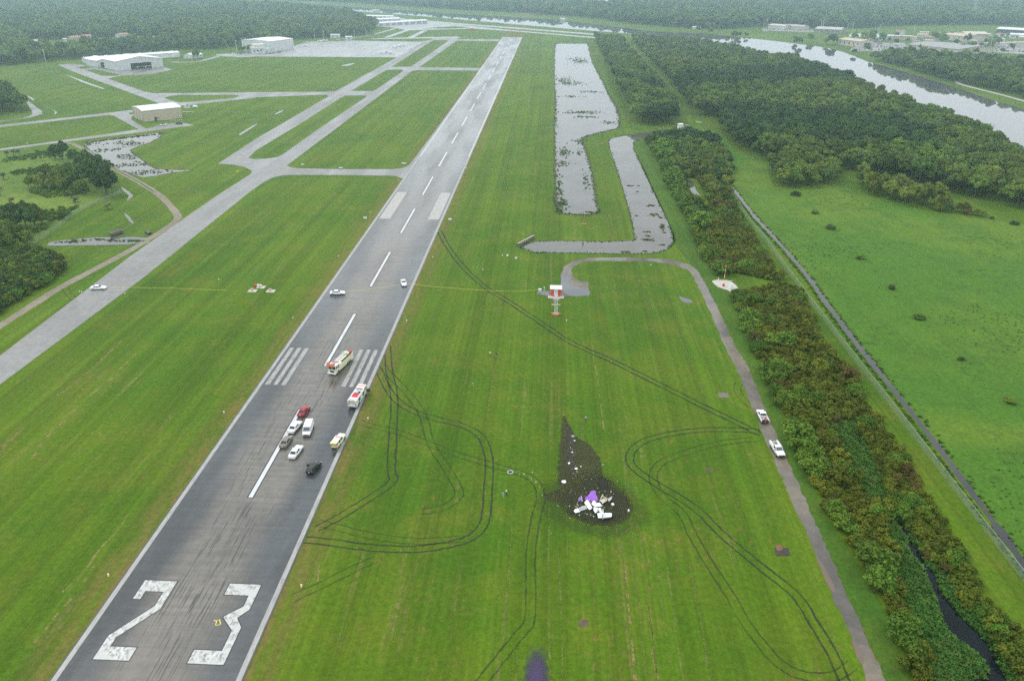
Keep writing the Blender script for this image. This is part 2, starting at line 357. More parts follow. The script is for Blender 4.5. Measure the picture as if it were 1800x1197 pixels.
def ribbon(mb, pts, w, z, mi=0, off=0.):
    L = len(pts); vs = []
    for i, p in enumerate(pts):
        d = (pts[min(i+1, L-1)]-pts[max(i-1, 0)]); d.z = 0; n = Vector((-d.y, d.x, 0)).normalized(); ww = w[i] if isinstance(w, list) else w
        vs += [Vector((p.x, p.y, z))+n*(off-ww/2), Vector((p.x, p.y, z))+n*(off+ww/2)]
    mb.add(vs, [(2*i, 2*i+2, 2*i+3, 2*i+1) for i in range(L-1)], mi); return mb

R_ = 14000; HAZE = .00028
ground = struct('ground', [Vector(p) for p in ((-R_, -R_, 0), (R_, -R_, 0), (R_, R_, 0), (-R_, R_, 0))], 0, M['grass'], 'wide mown grass airfield ground reaching to the horizon')
# rough fields either side
pasture = struct('pasture', GS([(1262, 232), (1300, 268), (1345, 285), (1360, 330), (1480, 325), (1500, 335), (1640, 375), (1800, 395), (2050, 470), (2300, 1300), (1830, 1050), (1745, 905), (1510, 600), (1440, 507), (1350, 398), (1285, 318), (1262, 285)]), .012, M['pasture'], 'open green pasture right of the drainage ditch')
marsh = struct('rough_meadow', GS([(-300, 300), (0, 268), (95, 256), (140, 290), (200, 330), (213, 338), (165, 356), (130, 375), (105, 396), (50, 432), (0, 445), (-300, 560)]), .012, M['marsh'], 'overgrown meadow outside the left airfield fence')
verge = struct('grass_verge', GS([(1113, 252), (1135, 248), (1163, 288), (1208, 383), (1256, 486), (1286, 520), (1316, 600), (1375, 730), (1450, 900), (1550, 1060), (1600, 1197), (1640, 1300), (1600, 1300), (1558, 1197), (1500, 1067), (1423, 900), (1383, 803), (1341, 708), (1286, 600), (1240, 500), (1228, 478), (1213, 462), (1190, 435), (1183, 423), (1176, 395), (1150, 342), (1131, 300)]), .016, M['lush'], 'lush grass verge between the access road and shrubs')

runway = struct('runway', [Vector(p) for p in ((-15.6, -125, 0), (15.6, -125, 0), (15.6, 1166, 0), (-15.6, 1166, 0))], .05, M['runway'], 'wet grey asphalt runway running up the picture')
tw = GS([(-220, 791), (0, 625), (230, 450), (380, 345), (440, 307), (443, 301), (430, 294), (410, 290), (383, 288), (450, 244.4), (520, 204), (565, 177), (578, 170), (573, 167), (450, 171.5), (450, 162.5), (572, 162), (590, 160.5), (697, 102), (745, 73), (763, 69), (740, 65.5), (812, 66), (803, 69.3), (884, 70), (892, 72), (850, 119), (870, 124), (760, 297)]) + [Vector((-10, 300, 0)), Vector((-10, 277, 0))] + GS([(705.6, 313.8), (698, 310.5), (688, 309.3), (600, 308), (512.7, 307.8), (494, 309), (478, 313), (463, 321), (440, 337), (250, 490), (0, 676), (-220, 842)])
tw = [p for p in tw if p.x < -9.9]
taxi = struct('taxiway', tw, .03, M['taxiway'], 'grey taxiways running beside the runway')
ISL = [[(437, 278), (450, 265), (520, 223), (600, 172), (607, 168.6), (640, 168.3), (645, 169), (642, 172), (560, 227), (497, 272), (488, 276.5), (470, 279), (446, 280)],
       [(617, 160.6), (655, 160.6), (661, 158), (709.5, 125), (706, 122.9), (681, 123.2), (675, 126)],
       [(688, 118), (722, 118), (787.5, 73), (785, 71.2), (762, 71.2), (757, 74)],
       [(505, 291), (509, 294), (522, 296), (600, 297.8), (690, 297.6), (708, 295.8), (718, 291), (727, 281), (842, 126), (838, 124.6), (735, 124), (725, 125)],
       [(738, 118), (746, 119), (843, 120), (849, 118), (881, 73.4), (803, 72.3)]]
for k, pts in enumerate(ISL): struct('grass_island', GS(pts), .045, M['grass'], parent=taxi)
struct('taxiway_shoulder', GS([(500, 308.5), (690, 310), (698, 311), (694, 313.5), (510, 311), (480, 318), (450, 336), (448, 332), (478, 313.4)]), .034, M['lush'], parent=taxi)
# west pavements
wt = struct('taxiway_west', GS([(450, 162.5), (395, 163.3), (300, 164.2), (269, 164.2), (255, 161.8), (188.8, 138.8), (213, 133.5), (265, 130.5), (303, 123.5), (290, 118.5), (206, 125), (180, 121), (140, 113), (125, 112.5), (101, 114.6), (130, 127), (285, 184.2), (240, 193), (-200, 243), (-200, 247), (0, 224.2), (196, 202), (246, 229), (258, 227), (231, 211), (232, 205), (242, 200), (285, 193), (316, 187), (450, 172.3)]), .03, M['taxiway'], 'pale taxiways leading to the white hangars')
for pts in ([(287, 172.3), (300, 169), (320, 167.6), (412, 167.2), (421, 169), (411, 173), (315, 181)], [(149, 123.5), (165, 122.2), (185, 126), (212, 132), (205, 133.8), (180, 134)], [(134, 119.5), (152, 116), (163, 120), (145, 121.8)], [(226, 199), (241, 196.5), (241, 201), (228, 201.6)]):
    struct('grass_island', GS(pts), .045, M['grass'], parent=wt)
rd = struct('service_road', GS([(-200, 289), (0, 262), (110, 247), (240, 228.4), (300, 220.5), (341, 220.4), (300, 226), (110, 250.4), (0, 265), (-200, 293)]), .026, M['taxiway'], 'narrow pale service road past the beige hangar')
struct('parking_pad', GS([(268, 224), (276, 220.5), (300, 217), (318, 215.5), (341, 220.5), (300, 226)]), .032, M['taxiway'], parent=rd)
struct('path_left', GS([(-200, 226), (0, 212.5), (40, 208), (56, 202), (57, 197), (47, 181), (50, 178), (74, 196), (74, 201), (55, 207), (0, 214.8), (-200, 232)]), .028, M['taxiway'], 'curved paved track beside the dark trees at left')
def curve_road(name, pts, w, mat, z, label, n=5, closed=False, parent=None):
    P = smooth(GS(pts), n); mb = MB(); ww = [w*random.uniform(.9, 1.1) for _ in P]; ribbon(mb, P, ww, z)
    o = mb.build(name, mat, parent); return o if parent else tag(o, label, kind='structure')
dirt = curve_road('gravel_track', [(96, 251), (120, 251.5), (138, 258), (175, 280), (201, 297), (246, 321.5), (281, 344), (302, 365), (313, 380), (309, 388), (296, 399), (250, 428), (200, 456), (150, 482), (100, 509), (50, 541), (0, 573), (-80, 628), (-200, 712)], 3.4, M['gravel'], .022, 'sandy gravel track between the fence and the taxiway')
curve_road('grass_strip', [(150, 265), (175, 280.3), (201, 297), (246, 321.6), (270, 337)], .8, M['lush'], .03, '', parent=dirt)
ap = struct('apron', GS([(425, 101.3), (450, 100), (698, 101.5), (745, 73.5), (742, 74), (660, 73), (620, 71.6), (580, 73.4), (538, 73.5), (500, 88), (440, 93), (380, 96), (380, 99)]), .036, M['apron'], 'wet pale concrete parking apron beside the large hangar')
struct('cross_runway', GS([(560, 24.5), (600, 25.5), (700, 32.5), (800, 41), (900, 48.3), (1060, 61), (1060, 63.5), (900, 51), (800, 43.4), (700, 34.6), (560, 27)]), .04, M['apron'], 'pale second runway crossing beyond the runway end')
ft = struct('far_taxiway', GS([(645, 41), (616, 26.5), (660, 29.5), (800, 43.5), (900, 53.6), (1060, 67), (1060, 69), (900, 55.6), (830, 51), (720, 54), (684, 66.7), (674, 66.5), (712, 53), (690, 49), (662, 47)]), .03, M['apron'], 'pale far taxiways and apron by the distant hangars')
struct('link_taxiway', GS([(716, 66.5), (742, 54.6), (752, 53.8), (728, 66.5), (805, 65), (806, 67.2), (650, 69.5), (652, 68.4)]), .034, M['apron'], parent=ft)
curve_road('approach_road', [(590, 70), (620, 67), (650, 62.5), (680, 55), (697, 50)], 7, M['apron'], .03, 'curved pale road by the far forest edge')
for pts in ([(745, 50.5), (800, 46.8), (830, 49), (790, 51)],): struct('grass_island', GS(pts), .045, M['grass'], parent=ft)
curve_road('hangar_road', [(300, 109.5), (330, 110), (352, 108), (372, 103), (392, 98), (430, 97)], 7, M['taxiway'], .03, 'pale road curving past the small white house')
curve_road('bank_path', [(1695, 142.5), (1682, 144.5), (1690, 149), (1720, 157), (1760, 167), (1800, 178), (1900, 206)], 4.5, M['concrete'], .03, 'pale path along the far river bank')
# access road right of the crash field
acc = struct('access_road', wobble(GS([(986.5, 480.5), (992.7, 468), (1007.8, 459), (1032.8, 453.6), (1100.5, 452.6), (1175.7, 456), (1213, 465.4), (1228.3, 478), (1241, 500.5), (1263.4, 545.6), (1288, 600), (1311, 637.6), (1341, 707.8), (1382.6, 803), (1424, 897), (1462.8, 984.7), (1500.4, 1067.4), (1530.5, 1135), (1558, 1197), (1600, 1300), (1563, 1300), (1523, 1197), (1495, 1117.6), (1462.8, 1045), (1432.7, 974.7), (1399, 897), (1365, 818), (1328.6, 732.8), (1301, 662.7), (1270, 600), (1241, 533), (1221, 490.5), (1211, 475.4), (1188, 466.7), (1150, 460.4), (1055, 458.6), (1025, 460.4), (1010, 468), (1004, 476), (1006, 486), (1015.3, 493), (1034, 496.5), (1035.3, 520), (997.7, 521), (975, 532), (958, 520), (942, 517), (946, 512), (986, 510)]), .28, 1.1), .026, M['road'], 'worn grey asphalt access road curving to the equipment shelter')
for pts in ([(987, 482), (1003, 488), (1001, 500), (1033, 509), (1034, 519), (1000, 520), (988, 505)], [(944, 513), (960, 512), (966, 518), (955, 519)]):
    struct('puddle', smooth(GS(pts), 3, True), .034, M['puddle'], parent=acc)
for pts in ([(1434, 978), (1446, 992), (1466, 1030), (1464, 1041), (1452, 1022)], [(1497, 1124), (1511, 1140), (1519, 1163), (1513, 1166), (1504, 1147)], [(1312, 640), (1318, 650), (1313, 652)], [(1530, 1140), (1536, 1150), (1541, 1168), (1533, 1158)]):
    struct('puddle', smooth(GS(pts), 3, True), .034, M['mudpuddle'], parent=acc)
for pts in ([(1194, 521), (1203, 524), (1214, 527), (1217, 532), (1204, 532), (1197, 527)],):
    struct('puddle', smooth(GS(pts), 3, True), .02, M['puddle'], parent=ground)
# water
def water(name, pts, mat, label, amp=.25, z=.02, step=1.6, n=2):
    P = smooth(GS(pts), n, True); o = struct(name, wobble(P, amp, step), z, mat, label); return P
POND = water('long_pond', [(977.7, 77.5), (976.5, 80), (975, 125), (977.7, 180.5), (976.4, 225.6), (977.7, 299.5), (979, 345), (981.5, 367.7), (990, 375), (1025, 378), (1048, 374.7), (1051.6, 369), (1045, 350), (1037.8, 300), (1027.8, 265.7), (1023, 246), (1033, 238.5), (1075, 228.5), (1087, 223), (1084, 193), (1070.4, 170.4), (1060.4, 148), (1040.4, 110.3), (1032.5, 80), (1031.6, 77.6), (1005, 77.5)], M['pond'], 'long pale retention pond right of the runway', .6)
DITCH = water('channel', [(1070.4, 249), (1080.5, 241.9), (1115.5, 236.8), (1150.6, 230.6), (1172, 228), (1168, 232), (1138, 242), (1113, 250.6), (1118, 273), (1130.6, 299.5), (1150.6, 342.6), (1175.7, 395), (1183, 422.8), (1180, 431), (1168, 440), (1140.6, 445.4), (1050, 445.3), (962.7, 444), (941, 443.8), (915, 434.5), (940, 425.3), (1000, 424), (1050, 425.3), (1108, 423.5), (1116, 416), (1108, 375), (1095.5, 332.6), (1085.5, 299.5), (1075.4, 270.7)], M['pond'], 'bent pale drainage channel right of the long pond', .25)
LPOND = water('reed_pond', [(149, 253), (180, 247), (250.6, 237), (286, 235.2), (263, 250.6), (227, 264), (250.6, 283), (274, 298), (335, 299.5), (300, 304), (251, 312), (220.5, 300.5), (208, 298), (175, 276)], M['pond'], 'shallow reedy pond by the service road at left', .3)
LDITCH = water('left_ditch', [(84, 429.5), (95, 424.5), (150, 419), (200, 416.8), (258, 417.8), (250, 424), (225, 430), (150, 431.4), (86, 432.2)], M['pond'], 'pale water-filled ditch below the culverts at left', .15)
for pts, l in (([(213, 329), (222, 334), (234, 344), (230, 348), (222, 354), (226, 344), (217, 336)], 'thin puddle beside the big dark tree at left'), ([(218, 374), (228, 382), (235, 392), (232, 393), (224, 385)], 'thin puddle above the left culvert'), ([(160, 132), (140, 139)], ''), ):
    if l: water('puddle', pts, M['pond'], l, .1)
for pts, l in (([(116, 131.5), (150, 144), (182, 155.5), (180, 156.5), (150, 147), (138, 142)], 'long thin puddle beside the hangar taxiway'), ([(73, 184), (82, 188), (98, 196), (100, 199), (94, 202), (97, 197), (86, 190)], 'thin puddle near the dark trees at left'), ([(48, 168.5), (55, 172), (61, 176.5), (57, 176), (50, 171)], 'small puddle by the track at left edge'), ([(420, 236), (438, 225), (450, 218), (451, 219.5), (440, 227), (424, 237.5)], 'thin puddle in the grass left of the taxiways'), ([(484, 200), (496, 194.5), (497, 196), (486, 201.5)], 'small puddle in the grass beside the western taxiway'), ([(600, 116), (615, 112.5), (624, 112), (612, 116)], 'pale puddle in the grass below the apron')):
    water('puddle', pts, M['puddle'], l, .3)
def margin(P, w, c1, c2, dens=.85):
    L = len(P); A = sum(P[i].x*P[(i+1) % L].y-P[(i+1) % L].x*P[i].y for i in range(L)); sg = 1 if A > 0 else -1; out = []
    for i in range(L): d = (P[(i+1) % L]-P[i-1]).normalized(); out.append(P[i]-Vector((-d.y, d.x, 0))*sg*w*random.uniform(.6, 1.4))
    mb = MB(); mb.add([Vector((p.x, p.y, .016)) for p in P]+[Vector((p.x, p.y, .016)) for p in out], [(L+i, L+(i+1) % L, (i+1) % L, i) for i in range(L)])
    t = NT('wet_bank'); p = t.pos(); n = t.noise(p, .5, 5, .75); n2 = t.noise(p, 2.5, 4, .75); f = t.n('ShaderNodeAttribute', {'attribute_name': 'feather'}).outputs['Fac']
    g = t.math('ADD', f, t.math('ADD', t.math('SUBTRACT', n, .5), t.math('SUBTRACT', n2, .5)))
    o = mb.build('wet_bank', t.bsdf(t.mix(t.ramp(n2, .4, .6), c1, c2), .8, t.ramp(g, .1, .9, 0, dens)), ground); o.data.attributes.new('feather', 'FLOAT', 'POINT').data.foreach_set('value', [1.]*L+[0.]*L)
for P_ in (POND, LPOND): margin(P_, 2.2, (.05, .06, .02), (.09, .1, .035))
for P_ in (DITCH, LDITCH): margin(P_, 1.1, (.03, .035, .012), (.06, .075, .02))
CREEK = water('creek', [(1576.8, 915), (1588, 920), (1601, 944), (1606, 958), (1616, 970), (1627, 990), (1648, 1012), (1653, 1037), (1685.8, 1077.5), (1726, 1117.6), (1746, 1145), (1771, 1197), (1790, 1260), (1700, 1260), (1701, 1197), (1728, 1190), (1733, 1178), (1721, 1152.6), (1683, 1127.6), (1655.8, 1092.5), (1645.7, 1057.4), (1628, 1017), (1616, 990), (1597, 972), (1594, 952), (1580, 930)], M['creek'], 'dark narrow creek among the shrubs at lower right', .3)
CREEK2 = water('creek_opening', [(1205.8, 317), (1218, 320), (1224, 335), (1237, 354), (1223, 351), (1211, 329)], M['pond'], 'pale water showing in a gap among the shrubs', .2)
FD = GS([(1258, 296), (1291, 335), (1326, 380), (1352, 408), (1395, 456), (1428, 497), (1448, 527), (1470, 556), (1503, 600), (1541, 648), (1615, 741), (1666, 808), (1733, 899), (1800, 990), (1900, 1120)])
FDS = smooth(FD, 5); mb = MB(); ribbon(mb, FDS, [random.uniform(1.1, 2.5) for _ in FDS], .022); tag(mb.build('fence_ditch', M['ditchwater']), 'narrow grey ditch along the outside of the right fence', kind='structure')
RIV = [(480, 3), (560, 9), (640, 14), (700, 18.5), (800, 25), (900, 31), (975, 35.5), (1100, 50), (1150, 56), (1236, 59.5), (1326, 69), (1350, 71.4), (1400, 77.7), (1470, 88), (1525, 109), (1575.6, 122.8), (1650.7, 145), (1726, 170.4), (1800, 192), (1900, 222), (2050, 270), (2050, 400), (1900, 325), (1800, 281), (1650, 216), (1500, 152), (1400, 112), (1300, 84), (1236, 71), (1133, 61.8), (1040, 54.5), (900, 43), (800, 34), (700, 26), (600, 18.5), (480, 11)]
river = struct('river', wobble(smooth(GS(RIV), 2, True), 1.0, 8), .02, M['river'], 'broad pale river behind the forest at right')
# ground marks
def mark(name, pts, z, mat, parent=None): return struct(name, pts, z, mat, None, parent or ground)
def feathered(name, pts, z, mat, w, n=4):
    P = smooth(GS(pts), n, True); L = len(P); A = sum(P[i].x*P[(i+1) % L].y-P[(i+1) % L].x*P[i].y for i in range(L)); sg = 1 if A > 0 else -1; inn = []
    for i in range(L):
        d = (P[(i+1) % L]-P[i-1]).normalized(); inn.append(P[i]+Vector((-d.y, d.x, 0))*sg*(w if not isinstance(w, list) else w[i//n]))
    mb = MB(); mb.poly([Vector((p.x, p.y, z)) for p in inn]); k = len(mb.v)
    mb.add([Vector((p.x, p.y, z)) for p in P], []); mb.f += [(k+i, k+(i+1) % L, (i+1) % L, i) for i in range(L)]; mb.m += [0]*L
    o = mb.build(name, mat, ground); at = o.data.attributes.new('feather', 'FLOAT', 'POINT'); at.data.foreach_set('value', [1.]*k+[0.]*L); return o
def burn_mat(name, c1, c2, c3, dens, cut):
    t = NT(name); p = t.pos(); n = t.noise(p, .3, 5, .7); n2 = t.noise(p, 2., 5, .75); f = t.n('ShaderNodeAttribute', {'attribute_name': 'feather'}).outputs['Fac']
    col = t.mix(t.ramp(n, .38, .6), c1, c2); col = t.mix(t.ramp(n2, .5, .62, 0, .7), col, c3)
    g = t.math('ADD', f, t.math('ADD', t.math('MULTIPLY', t.math('SUBTRACT', n, .5), 1.6), t.math('MULTIPLY', t.math('SUBTRACT', n2, .5), 1.6)))
    return t.bsdf(col, .9, t.math('MULTIPLY', t.ramp(g, cut, cut+.7, 0, dens), t.ramp(n2, .3, .6, .72, 1)))
feathered('burn_scar', [(990, 730), (1001, 745), (1013, 765), (1040, 783), (1057, 808), (1062, 835), (1078, 846), (1100, 865), (1112, 895), (1090, 920), (1050, 928), (1010, 915), (985, 895), (960, 882), (952, 866), (974, 860), (976, 820), (980, 780), (986, 750)], .008, burn_mat('scorched_grass', (.045, .04, .008), (.026, .025, .007), (.052, .07, .009), .8, .1), [.2, .3, .5, .6, .8, .9, 1.2, 1.6, 2., 2., 2., 2., 2., 1.2, 1., 1.6, 1.6, 1.2, .5])
feathered('burn_core', [(1000, 850), (1030, 835), (1060, 832), (1085, 855), (1118, 885), (1115, 912), (1075, 930), (1030, 925), (995, 905), (985, 875)], .011, burn_mat('charred_grass', (.026, .022, .007), (.016, .015, .007), (.042, .045, .009), .85, .2), 2.4)
feathered('burn_fringe', [(950, 845), (990, 828), (1060, 822), (1110, 850), (1160, 905), (1130, 940), (1070, 955), (1000, 945), (945, 915), (930, 875)], .013, burn_mat('sooted_grass', (.04, .05, .008), (.032, .036, .008), (.05, .08, .01), .28, .3), 3.2)
mark('soot_streak', wobble(smooth(GS([(985, 722), (995, 742), (1008, 762), (1016, 800), (1020, 840), (1000, 840), (990, 800), (988, 760)]), 3, True), .1), .014, soft_mat('bare_soot', (.07, .06, .045), (.02, .017, .01), tuple(G(1003, 790)), (1.9, 17), -.06, .1, 1.0, .9, .7))
mark('soot_streak', GS([(1035, 830), (1065, 825), (1085, 862), (1062, 872)]), .016, soft_mat('black_soot', (.02, .018, .02), (.012, .012, .012), tuple(G(1060, 850)), (1.5, 3.8), .55, .1, 1.0, .8, .75))
mark('powder_trail', GS([(900, 1110), (985, 1110), (1010, 1260), (860, 1260)]), .018, soft_mat('purple_tinged_grass', (.07, .035, .13), (.03, .04, .035), tuple(G(943, 1192)), (2.7, 8.2), 0, .2, .95, .9, .92))  # soft-edged purple smudge over the grass
for pts in ([(1242, 822), (1252, 823), (1253, 829), (1244, 830)],): mark('bare_patch', wobble(GS(pts), .06, .3), .01, M['mud'])
mark('concrete_slab', GS([(1262, 690.5), (1279, 690), (1282, 699), (1264, 698.5)]), .02, M['dkconcrete'])
mark('soil_plot', GS([(1361, 962), (1386, 963), (1390, 977), (1365, 977)]), .02, M['darksoil'])
mark('soil_plot', GS([(1017, 1089), (1034, 1089), (1035, 1101), (1018, 1101)]), .02, M['mud'])
mark('orange_soil', wobble(smooth(GS([(1364, 958), (1372, 957), (1376, 966), (1366, 968)]), 2, True), .08, .3), .03, plain('orange_soil', (.17, .085, .045), .9, .3))
TR = [([(772, 406), (788, 435), (813, 468), (851, 503), (900, 534), (950, 567), (1000, 600), (1075, 634), (1150, 671), (1226, 709), (1288, 739), (1340, 765)], 1.),
      ([(1338, 759), (1301, 755.6), (1238, 755.6), (1176, 763), (1133, 775), (1113, 790), (1107, 805), (1113, 821), (1150, 848), (1200, 878), (1233, 902), (1263, 933), (1301, 966), (1350, 1006), (1400, 1047), (1433, 1098), (1463, 1148), (1484, 1197), (1496, 1230)], .97),
      ([(1330, 772), (1263, 779), (1201, 797), (1166, 811), (1151, 826), (1149, 846), (1163, 871), (1198, 902), (1221, 947), (1251, 997), (1284, 1047), (1311, 1095), (1350, 1145), (1375, 1169), (1413, 1187), (1463, 1189), (1500, 1167)], .75),
      ([(681, 606), (684, 650), (693, 700), (690.6, 763), (688, 826), (692, 841), (676, 858), (625, 891), (590, 912), (555, 930)], .9),
      ([(672, 640), (680, 653), (720, 695), (743, 730), (758, 780), (783, 820), (803, 853), (806, 871), (788, 888), (763, 896), (740, 899)], .8),
      ([(665, 648), (688, 693), (721, 720), (763, 735), (813, 748), (843, 765), (856, 790), (860, 820), (857, 876), (855, 902), (848, 925), (826, 945), (788, 957), (726, 965), (650, 962), (575, 952), (535, 948)], .9),
      ([(810, 946), (770, 950), (713, 950), (650, 941), (600, 929), (558, 918)], .6),
      ([(630, 741), (651, 748), (701, 760), (751, 779), (801, 798), (851, 813), (900, 827), (930, 838), (947, 856), (950, 880), (942, 910), (933, 972), (933, 1047), (930, 1092), (912, 1116), (885, 1150), (851, 1193), (830, 1225)], .85),
      ([(663, 982), (625, 998), (563, 1029), (512, 1052)], .5), ([(114, 506), (122, 518), (133, 528)], .8), ([(1300, 672), (1296, 685), (1308, 703), (1325, 718)], .7),
      ([(884, 300), (888, 325), (898, 345), (915, 352)], .35)]
for pts, k in TR:
    P = smooth(GS(pts), 7); mb = MB(); fe = []
    for s in (-.92, .92):
        ws = [(.44 if k >= 1 else .28)*k*random.uniform(.6, 1.35)+.08 for _ in P]; n0 = len(mb.v); L = len(P)
        for i, p in enumerate(P):
            d = P[min(i+1, L-1)]-P[max(i-1, 0)]; n = Vector((-d.y, d.x, 0)).normalized(); j = random.gauss(0, .05)
            for u, f in ((-.75, 0), (-.2, 1), (.2, 1), (.75, 0)): q = p+n*(s+j+u*ws[i]); mb.v.append((q.x, q.y, .024)); fe.append(f*(0. if i in (0, L-1) else 1.))
        for i in range(L-1):
            for c in range(3): a_ = n0+4*i+c; mb.f.append((a_, a_+4, a_+5, a_+1)); mb.m.append(0)
    o = mb.build('tyre_track', M['track'] if k >= .9 else M['faint'], ground); o.data.attributes.new('feather', 'FLOAT', 'POINT').data.foreach_set('value', fe)
# straw and clipping lines left by the mower
def straw_mat(name, c1, c2, lo, hi, k):
    t = NT(name); p = t.pos(); n = t.noise(p, .35, 4, .75); n2 = t.noise(p, 2.5, 3, .8)
    return t.bsdf(t.mix(n2, c1, c2), .9, t.math('MULTIPLY', t.ramp(n, lo, hi, 0, k), t.ramp(n2, .35, .6, .2, 1)))
M['straw'] = straw_mat('straw', (.3, .22, .08), (.2, .17, .05), .42, .58, 1.); M['clip'] = straw_mat('grass_clippings', (.15, .2, .035), (.2, .19, .06), .38, .6, .75)
for pts, mt, w in (([(259, 604), (225, 635), (195, 665), (150, 703), (105, 748), (85, 765), (55, 808)], 'straw', .7), ([(215, 598), (180, 631), (160, 649), (135, 670), (100, 696)], 'straw', .6), ([(45, 750), (20, 772), (7, 786), (-10, 815)], 'straw', .8), ([(165, 995), (135, 1040), (100, 1080), (60, 1130)], 'straw', .5), ([(225, 905), (205, 935), (175, 965), (150, 1000), (110, 1040)], 'straw', .4),
                   ([(1073, 625), (1085, 700), (1095, 800), (1105, 897), (1115, 972), (1121, 1037), (1128, 1110), (1136, 1200)], 'clip', .3), ([(1080, 625), (1096, 700), (1108, 800), (1120, 905), (1131, 985), (1138, 1047), (1146, 1110), (1156, 1200)], 'clip', .3), ([(1150, 955), (1161, 1037), (1181, 1200)], 'clip', .3), ([(1165, 945), (1178, 1032), (1201, 1200)], 'clip', .3), ([(1211, 985), (1226, 1060), (1248, 1200)], 'clip', .28), ([(965, 890), (965, 1022), (966, 1148), (967, 1200)], 'clip', .28), ([(982, 970), (986, 1072), (988, 1200)], 'clip', .25), ([(1098, 985), (1106, 1080), (1118, 1200)], 'straw', .5), ([(1140, 1060), (1150, 1150), (1156, 1200)], 'straw', .5), ([(900, 897), (897, 1000), (885, 1130)], 'clip', .25), ([(690, 1050), (720, 960), (745, 880)], 'clip', .22), ([(1400, 880), (1370, 800), (1330, 700), (1290, 610)], 'clip', .22), ([(1420, 1000), (1445, 1060), (1480, 1160)], 'clip', .22), ([(1250, 720), (1215, 640), (1180, 560)], 'clip', .25), ([(1040, 600), (1052, 680), (1062, 760)], 'straw', .35), ([(562, 1000), (555, 1030), (548, 1060)], 'straw', .4)):
    P = smooth(GS(pts), 6); mb = MB(); ribbon(mb, [p+Vector((random.gauss(0, .06), 0, 0)) for p in P], [w*random.uniform(.6, 1.4) for _ in P], .006); mb.build('mowing_line', M[mt], ground)
# runway markings
def flat(name, polys, z, mat, parent=runway):
    mb = MB()
    for p in polys: mb.poly([Vector((a, b, z)) for a, b in p])
    return mb.build(name, mat, parent)
def rect(x0, y0, x1, y1): return [(x0, y0), (x1, y0), (x1, y1), (x0, y1)]
for s in (-1, 1):
    e = sorted((s*14.4, s*15.3)); flat('edge_line', [rect(e[0], -125, e[1], 330)], .06, M['edgepaint'])
    flat('edge_line', [rect(s*14.6-.28, 330, s*14.6+.28, 1160)], .06, M['linepaint'])
for k in range(19):
    y0 = 60.96*k
    if k < 5: flat('stripe_border', [rect(-.75, y0-.25, .75, y0+36.8)], .057, M['markborder'])
    flat('centreline_stripe', [rect(-.46, y0, .46, y0+36.6)], .063, M['linepaint'])
for s in (-1, 1):
    for k in range(3):
        xa = -7.9-k*2.24 if s < 0 else 7.5+k*2.2; xb = xa+s*1.22
        flat('touchdown_bar', [rect(min(xa, xb), 49.2, max(xa, xb), 71.9)], .063, M['oldpaint'])
    flat('aiming_block', [rect(*(min(s*8.6, s*13.6), 203), max(s*8.6, s*13.6), 248.5)], .063, M['aimpaint'])
# the numerals: the runway's reading direction is towards +Y
TWO = [(0, 0), (6.1, 0), (6.1, 2.75), (1.5, 2.75), (1.5, 4.7), (6.1, 11.5), (6.1, 18.3), (0, 18.3), (0, 13.6), (1.35, 13.6), (1.35, 15.6), (4.75, 15.6), (4.75, 12.0), (.0, 5.0)]
THREE = [(0, 0), (6.1, 0), (6.1, 8.0), (4.6, 10.1), (6.1, 12.2), (6.1, 18.3), (.2, 18.3), (.2, 15.5), (4.75, 15.5), (4.75, 12.8), (2.2, 10.4), (2.2, 10.0), (4.75, 7.3), (4.75, 2.8), (0, 2.8)]
def grow(poly, d):
    n = len(poly); out = []
    for i in range(n):
        a, b, c = (Vector((*poly[j % n], 0)) for j in (i-1, i, i+1)); u = (b-a).normalized(); w = (c-b).normalized()
        n1 = Vector((u.y, -u.x, 0)); n2 = Vector((w.y, -w.x, 0)); k = 1+n1.dot(n2); q = b+(n1+n2)*(d/max(k, .35)); out.append((q.x, q.y))
    return out
NO = [(-10.85, -43.9, TWO), (5.15, -43.9, THREE)]
for x0, y0, P in NO:
    pl = [(x0+a, y0+b) for a, b in P]
    flat('numeral_border', [grow(pl, .2)], .057, M['markborder']); flat('runway_numeral', [pl], .063, M['numpaint'])
mb = MB(); P = [G(376, 1090), G(381, 1092), G(379, 1099), G(387, 1098)]; P2 = [G(380, 1091), G(386, 1089), G(388, 1097)]
for q in (P, P2): ribbon(mb, q, .16, .068)
mb.build('yellow_chalk_mark', M['yellow'], runway)
